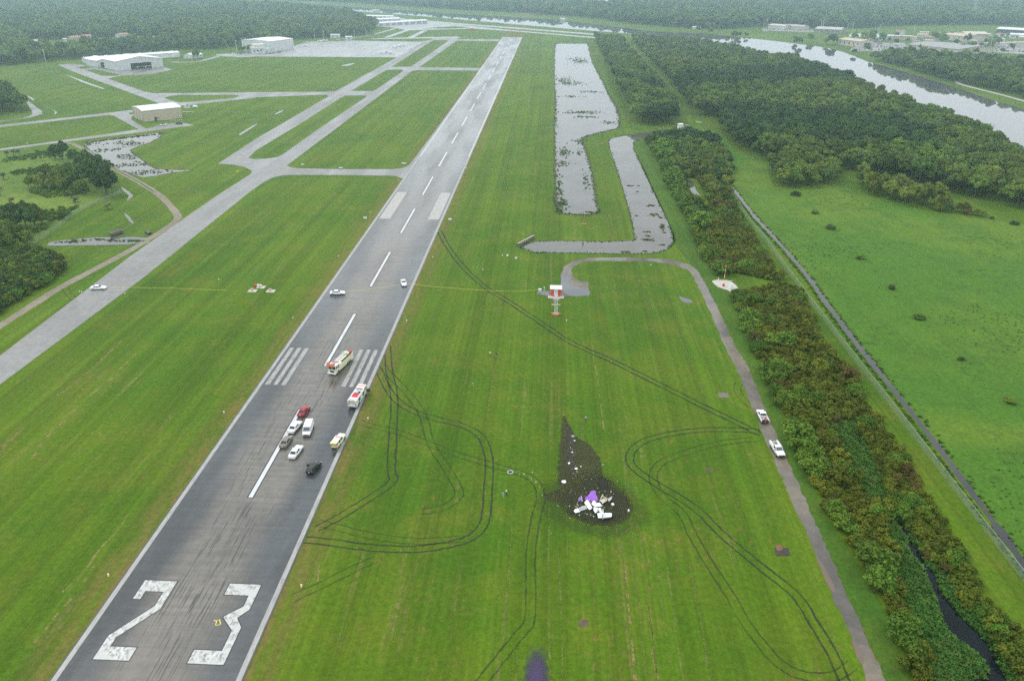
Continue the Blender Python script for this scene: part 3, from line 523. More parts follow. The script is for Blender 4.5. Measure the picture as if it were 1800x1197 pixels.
# ------------------------------------------------------------------ vegetation
def blob(rng, c, r, seg=6, rings=4, jit=.25):
    vs = []; fs = []; mb = MB(); mb.ball((0, 0, 0), 1., 0, seg, rings)
    for v in mb.v:
        k = 1+rng.uniform(-jit, jit); vs.append((c[0]+v[0]*r[0]*k, c[1]+v[1]*r[1]*k, c[2]+v[2]*r[2]*k))
    return vs, mb.f
def crown_mesh(name, seed, R, zc, H, clumps, leaves, leaf, mat, core=.74, low=-.35, cl=(.26, .45), reach=1.12):
    """many leaf faces in clumps spread over the crown's volume; uneven outline"""
    rng = np.random.default_rng(seed); mb = MB()
    for k in range(clumps):
        u = rng.uniform(low, 1); a = rng.uniform(0, 2*math.pi); rr = math.sqrt(max(0, 1-u*u)); sc = rng.uniform(.55, .95)
        c = (R*sc*rr*math.cos(a)*.8, R*sc*rr*math.sin(a)*.8, zc+H*u*sc*.8); cr_ = R*rng.uniform(*cl); chh = cr_*rng.uniform(.7, .95)
        v, f = blob(rng, c, (cr_*core, cr_*core, chh*core)); mb.add(v, f)
        for j in range(leaves):
            d = rng.normal(size=3); d /= np.linalg.norm(d); d[2] = abs(d[2]) if rng.random() < .75 else d[2]
            q = np.array(c)+d*np.array((cr_, cr_, chh))*rng.uniform(.75, reach)
            n = d+rng.normal(size=3)*.55; n /= np.linalg.norm(n); t1 = np.cross(n, rng.normal(size=3)); t1 /= np.linalg.norm(t1); t2 = np.cross(n, t1)
            l = leaf*rng.uniform(.6, 1.3); mb.add([q-t1*l, q+t2*l*.6, q+t1*l, q-t2*l*.6], [(0, 1, 2, 3)])
    return mb.mesh(name, mat)
def trunk_mesh(name, seed, h, r, spread):
    rng = random.Random(seed); mb = MB(); mb.tube((0, 0, -.2), (rng.uniform(-.2, .2), rng.uniform(-.2, .2), h*.6), r, r*.6, 7)
    for k in range(5):
        a = k*1.26+rng.random(); mb.tube((0, 0, h*rng.uniform(.4, .58)), (math.cos(a)*spread*.6, math.sin(a)*spread*.6, h*rng.uniform(.8, 1.05)), r*.45, r*.15, 5)
    return mb.mesh(name, M['bark'])
PROTO = bpy.data.collections.new('plant_kinds')
def scatter(name, pts, protos, label, cat, parent=None):
    """pts: (x, y, z, rot, scale, kind) rows -> ONE object with instances"""
    me = bpy.data.meshes.new(name); me.from_pydata([tuple(p[:3]) for p in pts], [], [])
    for k, i in (('rot', 3), ('scl', 4)): me.attributes.new(k, 'FLOAT', 'POINT').data.foreach_set('value', [float(p[i]) for p in pts])
    me.attributes.new('kin', 'INT', 'POINT').data.foreach_set('value', [int(p[5]) for p in pts])
    o = link(name, me, parent); ng = bpy.data.node_groups.new(name, 'GeometryNodeTree')
    ng.interface.new_socket('Geometry', in_out='INPUT', socket_type='NodeSocketGeometry'); ng.interface.new_socket('Geometry', in_out='OUTPUT', socket_type='NodeSocketGeometry')
    N = ng.nodes; L = ng.links; gi = N.new('NodeGroupInput'); go = N.new('NodeGroupOutput'); ip = N.new('GeometryNodeInstanceOnPoints')
    coll = bpy.data.collections.new(name+'_kinds')
    for j, pm in enumerate(protos): coll.objects.link(bpy.data.objects.new('%03d_%s' % (j, name), pm))
    ci = N.new('GeometryNodeCollectionInfo'); ci.inputs['Collection'].default_value = coll; ci.inputs['Separate Children'].default_value = True; ci.inputs['Reset Children'].default_value = True
    def at(nm, ty):
        a = N.new('GeometryNodeInputNamedAttribute'); a.data_type = ty; a.inputs['Name'].default_value = nm; return a.outputs['Attribute']
    cx = N.new('ShaderNodeCombineXYZ'); L.new(at('rot', 'FLOAT'), cx.inputs['Z'])
    L.new(gi.outputs[0], ip.inputs['Points']); L.new(ci.outputs[0], ip.inputs['Instance']); ip.inputs['Pick Instance'].default_value = True
    L.new(at('kin', 'INT'), ip.inputs['Instance Index']); L.new(cx.outputs[0], ip.inputs['Rotation']); L.new(at('scl', 'FLOAT'), ip.inputs['Scale'])
    L.new(ip.outputs[0], go.inputs[0]); md = o.modifiers.new('scatter', 'NODES'); md.node_group = ng
    return tag(o, label, cat, kind='stuff') if not parent else tag(o, kind='stuff')
def inside(poly, x, y):
    px = np.array([p.x for p in poly]); py = np.array([p.y for p in poly]); r = np.zeros(len(x), bool); j = len(px)-1
    for i in range(len(px)):
        c = ((py[i] > y) != (py[j] > y)); xi = (px[j]-px[i])*(y-py[i])/(py[j]-py[i]+1e-12)+px[i]; r ^= c & (x < xi); j = i
    return r
def fill(poly, sp, jit=.42, holes=()):
    x0, x1 = min(p.x for p in poly), max(p.x for p in poly); y0, y1 = min(p.y for p in poly), max(p.y for p in poly)
    gx, gy = np.meshgrid(np.arange(x0, x1, sp), np.arange(y0, y1, sp*.87)); gx = gx+(np.arange(gx.shape[0]) % 2)[:, None]*sp*.5
    x = (gx+RNG.uniform(-jit, jit, gx.shape)*sp).ravel(); y = (gy+RNG.uniform(-jit, jit, gx.shape)*sp).ravel()
    k = inside(poly, x, y)
    for h in holes: k &= ~inside(h, x, y)
    return list(zip(x[k], y[k]))
def pn(x, y, f, s=0): return .5+.25*(math.sin(x*f+1.3*s+2*math.sin(y*f*.6+s))+math.sin(y*f*1.3-x*f*.4+2.7*s))
def vis(x, y, margin=60):
    d = Vector((x, y, 4))-CAMP; z = d.dot(fwd)
    if z < 5: return False
    u = 900+FPX*d.dot(rt2)/z; v = 598.5-FPX*d.dot(up2)/z
    return -margin*2 < u < 1800+margin*2 and -margin < v < 1197+margin
# prototypes
TC = [crown_mesh('crown', 100+i, 4.6+.4*(i % 3), 7.2, 4.2+.5*(i % 2), 17, 46, .52, M['leaf']) for i in range(6)] + [crown_mesh('crown', 200+i, 4.8, 7.4, 4.6, 17, 46, .52, M['leafdark']) for i in range(3)]
TC += [crown_mesh('crown', 250+i, 4.6, 7.0, 4.4, 17, 46, .52, M['leaflight']) for i in range(3)]
TT = [trunk_mesh('trunk', i, 8.5, .28, 5) for i in range(3)]
FC = [crown_mesh('crown', 300+i, 6.5, 8, 6, 10, 14, 1.25, M['leaf'] if i % 3 else M['leafdark'], .95, -.6) for i in range(6)]
SB = [crown_mesh('shrub', 400+i, 1.35, .8, .95, 20, 40, .15, [M['leafolive'], M['leafolive'], M['leafgreen'], M['leafgreen'], M['leafbrown'], M['leafdark']][i], .62, -.3, (.14, .34), 1.4) for i in range(6)]
def tufts(name, seed, n, r, h, w, mat):
    rng = random.Random(seed); mb = MB()
    for k in range(n):
        a = rng.uniform(0, 6.28); d = rng.uniform(0, r); b = rng.uniform(0, 6.28); c = Vector((math.cos(a)*d, math.sin(a)*d, 0)); u = Vector((math.cos(b), math.sin(b), 0))*w*rng.uniform(.6, 1.2); t = Vector((math.cos(b+1.5)*h*.6, math.sin(b+1.5)*h*.6, h*rng.uniform(.4, 1)))
        mb.add([c-u, c+u, c+u*.7+t, c-u*.7+t], [(0, 1, 2, 3)])
    return mb.mesh(name, mat)
HY = [tufts('water_plant', 500+i, 22, .45, .4, .16, M['reed']) for i in range(3)]
RD = [tufts('reed', 510+i, 14, .5, .45, .12, M['reed']) for i in range(2)]+[tufts('reed', 520, 16, .6, .25, .2, M['leafbrown'])]

FOREST = []   # x, y, spacing class, zone
def zone(pxs, sp, zn, holes=()):
    for x, y in fill(GS(pxs), sp, .42, holes): FOREST.append((x, y, sp, zn))
zone([(1046, 68), (1062, 102), (1082, 142), (1102, 187), (1117, 216), (1150, 220.5), (1190, 219.5), (1180, 203), (1158, 172), (1130, 130), (1112, 103), (1098, 84), (1092, 72)], 6.0, 'a')
zone([(1110, 71), (1142, 106), (1178, 145), (1203, 180), (1228, 202), (1258, 205), (1273, 235), (1298, 262), (1340, 277), (1352, 285), (1470, 296), (1560, 314), (1638, 332), (1688, 345), (1800, 368), (2020, 435), (2020, 395), (1900, 338), (1800, 292), (1650, 224), (1500, 160), (1400, 120), (1300, 93), (1200, 76)], 6.2, 'b')
zone([(1350, 300), (1358, 326), (1400, 333), (1452, 328), (1474, 316), (1470, 298), (1410, 288)], 5.6, 'k')
zone([(1145, 250), (1170, 282), (1192, 322), (1203, 316), (1222, 316), (1246, 352), (1284, 348), (1284, 300), (1262, 252), (1200, 238)], 4.4, 'h', (GS([(1198, 310), (1228, 312), (1254, 362), (1240, 392), (1212, 365)]), ))
zone([(1501, 324), (1532, 347), (1582, 360), (1640, 370), (1690, 369), (1640, 350), (1560, 333), (1510, 316)], 5.5, 'c')
zone([(1530, 105), (1575, 118), (1663, 143), (1705, 151), (1800, 175), (2000, 230), (2000, 150), (1800, 118), (1690, 108), (1600, 100)], 8, 'd')
zone([(0, 202), (44, 196), (46, 190), (0, 165), (-150, 165), (-150, 216)], 7, 'e')
H1 = GS([(50, 94), (85, 95), (170, 88), (240, 83), (290, 80), (285, 68), (215, 65), (130, 68), (50, 74)])
zone([(-60, 123), (0, 117), (150, 102.5), (313, 87.5), (386, 86.5), (440, 77), (540, 69), (600, 66), (653, 61), (661, 48), (640, 40), (613, 28.5), (560, 24.5), (520, 17.5), (450, 13), (300, 9), (0, 6), (-60, 10)], 10, 'f', (H1, ))
zone([(450, -1), (600, 4.5), (700, 11), (800, 17.5), (900, 22.5), (1000, 29), (1060, 35), (1110, 43), (1230, 52), (1290, 51), (1360, 45), (1450, 52), (1490, 50.5), (1600, 50), (1700, 49), (1800, 49), (1900, 52), (1950, -15), (1500, -18), (900, -18), (450, -14)], 12.5, 'g', (GS([(910, 8), (980, 13), (980, 17), (905, 13)]), GS([(1012, 6), (1080, 6), (1090, 14), (1015, 14)]), GS([(1440, 60), (1560, 46), (1700, 44), (1800, 46), (1800, 70)])))
for x, y in ((1396, 79), (1404, 80), (1398, 74), (1424, 74), (1452, 79), (1461, 80), (1468, 79), (1500, 74), (1519, 75), (1550, 75), (1250, 60), (1290, 68), (1300, 67), (1312, 66.5), (1226, 57), (1243, 52), (1260, 53), (425, 94), (432, 93), (440, 92), (488, 88.5), (496, 88), (346, 103.5), (1730, 93), (1690, 92), (1715, 96), (1640, 74), (1655, 78), (1700, 76)):
    q = G(x, y); FOREST.append((q.x, q.y, 9 if y < 90 else 7, 'far'))
for k in range(40):
    q = G(random.uniform(1500, 1780), random.uniform(62, 98)); FOREST.append((q.x, q.y, 7, 'far'))
FOREST = [f for f in FOREST if vis(f[0], f[1])]
FOREST.sort(key=lambda f: (f[0]-CAMP.x)**2+(f[1]-CAMP.y)**2)
near, rest = FOREST[:270], FOREST[270:]
ZL = {'k': ('broadleaf tree in the rounded clump jutting into the pasture', 'trees of the rounded clump'), 'h': ('small tree in the wooded upper end of the creek strip', 'small trees of the upper creek strip'), 'b1': ('broadleaf tree edging the grass lane between the two woods', 'trees edging the grass lane'), 'b2': ('broadleaf tree behind the rounded clump at the pasture', 'trees behind the rounded clump'), 'a': ('broadleaf tree in the narrow wood beside the long pond', 'trees of the narrow wood'), 'b': ('broadleaf tree of the large forest behind the olive pasture row', 'forest trees behind the pasture row'),
      'c': ('olive green tree in the row edging the pasture', 'trees edging the pasture'), 'd': ('tree across the river', 'trees across the river'), 'e': ('tall dark tree in the clump at the left edge of the airfield', 'dark trees at the left edge'),
      'f': ('tree in the woods behind the white hangars', 'trees behind the hangars'), 'g': ('tree across the river', 'trees across the river'), 'far': ('tree across the river', 'trees across the river')}
for i, (x, y, sp, zn) in enumerate(near):
    if zn == 'b': u = 900+FPX*(Vector((x, y, 0))-CAMP).dot(rt2)/(Vector((x, y, 0))-CAMP).dot(fwd); zn = 'b1' if u < 1345 else 'b2' if u < 1490 else 'b'
    h = pn(x, y, .035, 1); s = (.66+.68*RNG.random())*(1.25 if zn == 'e' else .72 if zn == 'c' else .85 if zn == 'k' else .5 if zn == 'h' else 1.)
    e = empty('forest_tree', (x, y, 0), RNG.uniform(0, 6.28)); e.scale = (s, s, s*RNG.uniform(.85, 1.1)); tag(e, ZL[zn][0], 'tree', ZL[zn][1])
    k = (9+i % 3) if (zn == 'c' or (zn in 'kh' and i % 5 < 3) or (h < .25 and i % 2)) else (6+i % 3) if (zn == 'e' or h > .68) else i % 6
    link('trunk', TT[i % 3], e); link('crown', TC[k], e)
rows = {'near': [], 'far': []}
for i, (x, y, sp, zn) in enumerate(rest):
    d = math.hypot(x-CAMP.x, y-CAMP.y); h = pn(x, y, .02, 2)
    if d < 1000: rows['near'].append((x, y, 0, RNG.uniform(0, 6.28), (.62+.78*RNG.random())*(.5 if zn == 'h' else 1), (6+i % 3) if h > .62 else (9+i % 3) if h < .2 and i % 2 else i % 6))
    else: rows['far'].append((x, y, 0, RNG.uniform(0, 6.28), sp/10*(.6+.75*RNG.random()), i % 6))
scatter('forest', rows['near'], TC, 'deeper mass of the forest between the pond and the river', 'forest')
scatter('distant_forest', rows['far'], FC, 'hazy distant woods filling the top of the picture', 'forest')

# shrub strip by the creek
STRIP = [[(1137, 249), (1163, 288), (1183, 338), (1208, 383), (1228, 433), (1243, 463), (1258, 484), (1300, 480), (1345, 492), (1370, 494), (1352, 460), (1321, 412), (1291, 365), (1278, 318), (1283, 282), (1251, 248), (1190, 236)],
         [(1288, 520), (1299, 558), (1318, 600), (1352, 683), (1378, 731), (1405, 801), (1452, 900), (1472, 922), (1502, 972), (1552, 1060), (1577, 1118), (1600, 1197), (1640, 1290), (1870, 1290), (1775, 1105), (1750, 1075), (1698, 982), (1648, 907), (1636, 890), (1582, 790), (1524, 718), (1494, 656), (1448, 603), (1423, 545), (1402, 506), (1380, 500), (1330, 507)]]
cw = [GS([(1578, 905), (1592, 915), (1604, 938), (1622, 978), (1660, 1010), (1680, 1045), (1710, 1085), (1750, 1120), (1790, 1197), (1810, 1290), (1620, 1290), (1622, 1200), (1640, 1170), (1632, 1140), (1606, 1110), (1592, 1065), (1578, 1015), (1564, 975), (1556, 925)]), GS([(1200, 312), (1226, 314), (1250, 360), (1232, 374), (1214, 358)])]
gap = GS([(1455, 745), (1500, 735), (1530, 800), (1560, 850), (1560, 895), (1520, 870), (1480, 800)])
SH = []
for st in STRIP:
    P = GS(st)
    for x, y in fill(P, 1.45, .48, cw+[gap]): SH.append((x, y, P))
left_edge = [Vector((p.x, p.y, 0)) for p in GS([(1137, 249), (1163, 288), (1208, 383), (1243, 463), (1288, 520), (1318, 600), (1378, 731), (1405, 801), (1452, 900), (1502, 972), (1552, 1060), (1600, 1197), (1640, 1290)])]
def dedge(x, y):
    p = Vector((x, y, 0)); return min(((p-a)-(b-a)*max(0, min(1, (p-a).dot(b-a)/(b-a).length_squared))).length for a, b in zip(left_edge, left_edge[1:]))
SHR = []
for x, y, P in SH:
    if not vis(x, y): continue
    e = dedge(x, y); h = pn(x, y, .3, 4)+RNG.normal()*.12; g = pn(x, y, .6, 9)+RNG.normal()*.2; b = pn(x, y, .2, 6)+RNG.normal()*.08; far = max(0., min(1., (y-150)/120))
    if b > .97: kind = 4
    elif e < 2.6 and h > .35: kind = 2+int(g > .5)
    elif e < 6 and h > .72: kind = 3
    elif far > .5 and RNG.random() < .5: kind = 5 if h > .5 else 2
    elif h > .8: kind = 2
    else: kind = 0 if g > .4 else 1
    if b > .86 and RNG.random() < .3: kind = 4
    s = (.5+.75*RNG.random()**1.6)*(1.6 if kind in (2, 3) and e < 4 else 1.)*(.85+.45*h)*(1+.4*far)
    if RNG.random() < .05: s *= 1.8
    SHR.append((x, y, 0, RNG.uniform(0, 6.28), s, kind))
SHR.sort(key=lambda f: (f[0]-CAMP.x)**2+(f[1]-CAMP.y)**2)
KL = [('low olive shrub in the thicket', 'olive shrubs')]*2+[('rounded bright green shrub in the thicket', 'bright green shrubs')]*2+[('russet brown shrub in the thicket', 'russet shrubs'), ('dark green shrub in the thicket', 'dark shrubs')]
big = [s for s in SHR if math.hypot(s[0]-CAMP.x, s[1]-CAMP.y) < 230]; RNG.shuffle(big); big.sort(key=lambda s: -s[4]/math.hypot(s[0]-CAMP.x, s[1]-CAMP.y)); sel = set(map(tuple, big[:185]))
def shrub(x, y, s, k, rz, label, group):
    o = link('shrub', SB[k], None, (x, y, -.05), rz); o.scale = (s, s, s); return tag(o, label, 'shrub', group)
for s in SHR:
    if tuple(s) in sel: k = int(s[5]); w = ('beside the dark creek at lower right', 'by the creek') if s[1] < 8 else ('level with the white pickups', 'by the pickups') if s[1] < 60 else ('below the striped mast', 'below the mast'); shrub(s[0], s[1], s[4], k, s[3], KL[k][0]+' '+w[0], KL[k][1]+' '+w[1])
scatter('thicket', [s for s in SHR if tuple(s) not in sel], SB, 'dense mass of low shrubs along the creek and fence', 'thicket')
hy = [(x, y, .02, RNG.uniform(0, 6.28), .7+.7*RNG.random(), RNG.integers(0, 3)) for x, y in fill(GS([(1560, 895), (1600, 900), (1640, 960), (1690, 1020), (1760, 1100), (1810, 1200), (1820, 1260), (1640, 1260), (1625, 1190), (1590, 1090), (1556, 980)]), .5, .45, [CREEK]) if vis(x, y)]
hy += [(x, y, .02, RNG.uniform(0, 6.28), .7+.7*RNG.random(), RNG.integers(0, 3)) for x, y in fill(gap, .55) if vis(x, y)]
scatter('water_plants', hy, HY, 'bright green floating plants covering the creek edges', 'water plants')
# plants in and round the ponds
rp = []
def shore(P, n, spread, kinds, s0, s1, part=None):
    L = len(P)
    for _ in range(n):
        i = random.randrange(L); a, b = P[i], P[(i+1) % L]; q = a.lerp(b, random.random())
        if part and not part(q): continue
        rp.append((q.x+random.gauss(0, spread), q.y+random.gauss(0, spread), .02, random.uniform(0, 6.28), random.uniform(s0, s1), random.choice(kinds)))
def patch(x, y, n, rx, ry, kinds=(0, 1), s=(.5, 1.3)):
    c = G(x, y)
    for _ in range(n): rp.append((c.x+random.gauss(0, rx), c.y+random.gauss(0, ry), .02, random.uniform(0, 6.28), random.uniform(*s), random.choice(kinds)))
shore(POND, 700, .6, (0, 1, 1, 2), .4, 1.1); shore(POND, 600, 1.4, (0, 1), .4, 1.2, lambda q: q.x < 71); shore(DITCH, 500, .35, (0, 1), .3, .8)
for x, y, n, rx, ry, kd in ((1014, 108, 150, 5.5, 22, (0, 1, 2)), (1024, 109, 60, 5, 12, (2, 0)), (994, 143, 130, 6, 14, (0, 1)), (1005, 148, 60, 6, 6, (0, 1)), (1040, 162, 50, 6, 3, (0, 1)), (1000, 170, 40, 6, 3, (0, )), (1020, 198, 130, 8, 3.2, (0, 1)), (1030, 206, 40, 5, 2.5, (0, )), (1073, 216, 40, 4, 3, (2, 0)), (992, 268, 70, 2.2, 8, (0, 1)), (990, 288, 40, 2, 5, (0, )), (1018, 250, 24, 2, 4, (0, )), (1018, 268, 20, 1.6, 4, (0, )), (990, 358, 60, 1., 5, (0, 1)), (984, 330, 50, .8, 14, (0, 1)), (1031, 320, 30, 1., 10, (0, )), (1036, 373, 16, 1.2, .6, (2, )),
                            (1110, 327, 10, 1.4, .5, (2, )), (1122, 337, 3, .4, .3, (2, )), (1146, 362, 14, 1.3, .7, (2, )), (1152, 378, 20, 1.4, 1.6, (2, )), (1161, 383, 6, .5, .4, (2, )), (1119, 380, 4, .3, .4, (2, )), (1138, 408, 6, .9, .4, (2, )), (1140, 415, 8, .8, .5, (2, )), (1136, 422, 26, 1.3, .6, (2, )), (1165, 431, 8, .6, .4, (2, )), (1101, 443, 10, .8, .3, (2, )), (1135, 442, 6, .6, .3, (2, )), (1165, 400, 20, .8, 3, (2, 0))):
    patch(x, y, n, rx, ry, kd)
for x, y in fill(LPOND, 2.4, .5):
    if pn(x, y, .22, 3)+RNG.normal()*.14 > .66:
        for _ in range(3): rp.append((x+random.gauss(0, .8), y+random.gauss(0, .8), .02, random.uniform(0, 6.28), random.uniform(.4, 1.1), random.choice((0, 1, 1, 2))))
for k in range(110): q = G(random.uniform(155, 285), 0); rp.append((*(lambda g: (g.x+random.gauss(0, .8), g.y+random.gauss(0, 1.5)))(G(150+135*k/110, 251-16*k/110)), .02, random.uniform(0, 6), random.uniform(.8, 1.6), 2))
for x, y, n in ((125, 426, 26), (140, 423, 22), (180, 421, 24), (200, 424, 16), (225, 423, 20), (240, 424, 16)): patch(x, y, n, 2.2, .5, (0, 1), (.5, 1.1))
scatter('pond_plants', rp, RD, 'dark tufts of reeds and floating plants in the ponds', 'reeds')
fdp = []
for i in range(1, len(FDS)-1):
    a = FDS[i]; nn = Vector((-(FDS[i+1]-a).y, (FDS[i+1]-a).x, 0)).normalized(); ln = (FDS[i+1]-a).length
    for k in range(int(ln*4)):
        q = a.lerp(FDS[i+1], random.random())-nn*(1.3+abs(random.gauss(0, .5)))*random.choice((1, 1, 1, -.75)); fdp.append((q.x, q.y, -.05, random.uniform(0, 6.28), random.uniform(.4, 1.), random.randrange(3)))
scatter('ditch_plants', fdp, HY, 'strip of tall weeds lining the ditch beside the right fence', 'weeds')
pw = [(x, y, -.08, RNG.uniform(0, 6.28), .3+.5*RNG.random(), RNG.integers(0, 3)) for x, y in fill(GS([(1345, 340), (1480, 340), (1640, 385), (1830, 420), (1830, 1000), (1745, 890), (1515, 600), (1445, 507), (1355, 400)]), 1.9, .48) if vis(x, y, 10) and pn(x, y, .06, 2)+.3*pn(x, y, .21, 5)+RNG.normal()*.14 > .95]
scatter('pasture_weeds', pw, HY, 'coarse weeds in loose patches over the right pasture', 'weeds')
# brush heaps in the pasture
for i, (x, y, s, l) in enumerate(((1397.6, 345, 2.1, 'dark brush heap in the pasture, nearest the forest clump'), (1432.7, 375.5, 1.7, 'small dark brush heap, second from the forest clump'), (1461.5, 403, 1.9, 'pointed brush heap, third from the forest clump'), (1513, 454.5, 1.6, 'brush heap, fourth in the pasture row, above a flat round one'), (1565.5, 507, 1.35, 'flat round bush, fifth in the pasture row'), (1613, 560.5, 1.55, 'leafy round bush in the middle of the pasture'), (1689.6, 633.5, 1.0, 'pale low bush in the right part of the pasture'), (1776, 708, 1.35, 'brownish brush heap near the right picture edge'), (1784, 395, 1.6, 'bush standing at the right end of the pasture tree row'), (1743, 384, 1.2, 'tiny bush near the right end of the pasture tree row'))):
    q = G(x, y); e = empty('brush_heap', (q.x, q.y, -.1), i*1.1); e.scale = (s, s*.85, s*.62); tag(e, l, 'bush', 'bushes and brush heaps in the pasture')
    link('foliage', SB[5 if i % 2 == 0 else 2], e); a = link('foliage', SB[4 if i in (0, 1, 2, 7) else 5], e, (.7, .3, 0), 1.); a.scale = (.7, .7, .8)
    mb = MB()
    for k in range(6): t = k*1.05; mb.tube((math.cos(t)*.3, math.sin(t)*.3, 0), (math.cos(t)*1.5, math.sin(t)*1.4, .9), .05, .02, 5)
    mb.build('branch', M['bark'], e)
# pasture row and small bushes behind the tree row
for i, (x, y, s) in enumerate(((1650, 371, 2.0), (1668, 374, 2.4), (1690, 373, 2.8), (1700, 377, 1.6), (1716, 379, 1.8), (1726, 381, 1.6))):
    q = G(x, y); shrub(q.x, q.y, s, (0, 5, 0, 4, 0, 2)[i], i, 'scrubby bush trailing off the end of the pasture tree row', 'bushes trailing off the pasture tree row')
# left meadow: trees, shrubs, palms, the hedge
def tree(x, y, s, k, label, group=None, flat=1.):
    s *= 1.55
    q = G(x, y); e = empty('meadow_tree', (q.x, q.y, 0), x); e.scale = (s, s, s*flat); tag(e, label, 'tree', group)
    link('trunk', TT[k % 3], e); c = link('crown', TC[k], e, (0, 0, -4.)); c.scale = (1, 1, 1.25); return e
tree(172, 330, 1.15, 6, 'large dark spreading tree nearest the gravel track bend', flat=.95); tree(188, 343, 1.0, 7, 'dark spreading tree overhanging the left fence corner', flat=.9); tree(157, 318, .95, 8, 'dark tree at the back of the big left tree clump')
tree(110, 282, .72, 6, 'dark bushy tree beside the upper left fence'); tree(132, 288, .5, 7, 'small dark tree touching the upper left fence'); tree(97, 280, .5, 8, 'little dark tree left of the bushy fence tree')
for i, (x, y, s, k) in enumerate(((85, 322, .62, 1), (100, 326, .6, 9), (118, 322, .62, 3), (132, 330, .55, 4), (75, 330, .5, 10), (145, 340, .5, 0), (110, 334, .45, 11), (55, 330, .4, 2), (90, 333, .4, 9))):
    tree(x, y, s, k, 'green bushy tree in the thicket left of the big dark tree', 'bushy trees left of the big dark tree')
for i, (x, y, s, k) in enumerate(((48, 405, .7, 6), (62, 398, .6, 1), (30, 400, .66, 7), (20, 408, .6, 6), (75, 393, .45, 2), (45, 385, .5, 8), (112, 385, .4, 3))):
    tree(x, y, s, k, 'dark tree in the meadow thicket above the corner hedge', 'dark trees above the corner hedge')
for i, (x, y, s, k) in enumerate(((5, 425, .6, 4), (25, 428, .6, 1), (40, 424, .5, 3), (12, 440, .5, 5), (50, 430, .4, 2))):
    tree(x, y, s, k, 'pale green tree behind the corner hedge', 'pale trees behind the corner hedge')
hed = [p for p in fill(GS([(-120, 640), (0, 548), (33, 528), (84, 500), (113, 474), (100, 455), (67, 440), (33, 436), (0, 440), (-120, 470)]), 2.1, .4) if vis(*p)]
hed.sort(key=lambda f: (f[0]-CAMP.x)**2+(f[1]-CAMP.y)**2)
for i, (x, y) in enumerate(hed[:100]): shrub(x, y, 1.35+.6*RNG.random(), (0, 5, 5, 2)[i % 4], i, 'shrub in the thick dark hedge at the left picture edge', 'shrubs of the left hedge')
if len(hed) > 100: scatter('hedge_back', [(x, y, 0, RNG.uniform(0, 6), 1.4+.6*RNG.random(), (0, 5, 5, 2)[i % 4]) for i, (x, y) in enumerate(hed[100:])], SB, 'rear of the thick dark hedge at the left picture edge', 'hedge')
ml = [p for p in fill(GS([(0, 285), (90, 262), (140, 296), (160, 345), (130, 372), (100, 392), (40, 425), (0, 430)]), 2.6, .45) if pn(*p, .11, 8) > .55]
scatter('meadow_scrub', [(x, y, -.3, RNG.uniform(0, 6), .4+.8*RNG.random(), RNG.choice((2, 3, 3))) for x, y in ml], SB, 'low scrub scattered over the left meadow', 'scrub')
def palm(x, y, h, label, dead=False):
    q = G(x, y); e = empty('palm_tree', (q.x, q.y, 0), x); tag(e, label, 'palm tree', 'palms in the left meadow')
    mb = MB(); mb.tube((0, 0, -.1), (.15, .1, h*.5), .22, .18, 8); mb.tube((.15, .1, h*.5), (.35, .05, h), .18, .2, 8); mb.build('trunk', M['bark'], e)
    for k in range(18):
        a = k*2.4; ln = random.uniform(1.3, 1.9); r0 = random.uniform(-.5, .9); mb = MB(); P = []
        for j in range(5): t = j/4; P.append(Vector((.35+math.cos(a)*ln*t, .05+math.sin(a)*ln*t, h+r0*t*ln*.9-1.1*t*t)))
        n = Vector((-math.sin(a), math.cos(a), 0)); vs = []
        for j, p in enumerate(P): w = (.1, .42, .5, .36, .04)[j]; vs += [p-n*w-Vector((0, 0, w*.4)), p, p+n*w-Vector((0, 0, w*.4))]
        mb.add(vs, [f for j in range(4) for f in ((3*j, 3*j+1, 3*j+4, 3*j+3), (3*j+1, 3*j+2, 3*j+5, 3*j+4))]); mb.build('frond', M['deadleaf'] if dead and k % 3 else M['palmleaf'], e)
palm(24, 367, 5.2, 'tall palm with brown drooping fronds in the left meadow', True); palm(13, 279, 4.2, 'leftmost palm of the upper meadow clump'); palm(25, 278, 4.6, 'middle palm of the upper meadow clump'); palm(35, 277, 4.4, 'right palm of the upper meadow clump')
palm(6, 316, 3.5, 'short palm at the left picture edge'); palm(126, 348, 3.2, 'squat palm below the big dark tree'); palm(190, 369, 2.6, 'low palm by the fence opening near the culvert'); palm(132, 356, 2.2, 'stubby palm beside the squat palm'); palm(1, 345, 4.5, 'brown palm cut by the left picture edge', True)

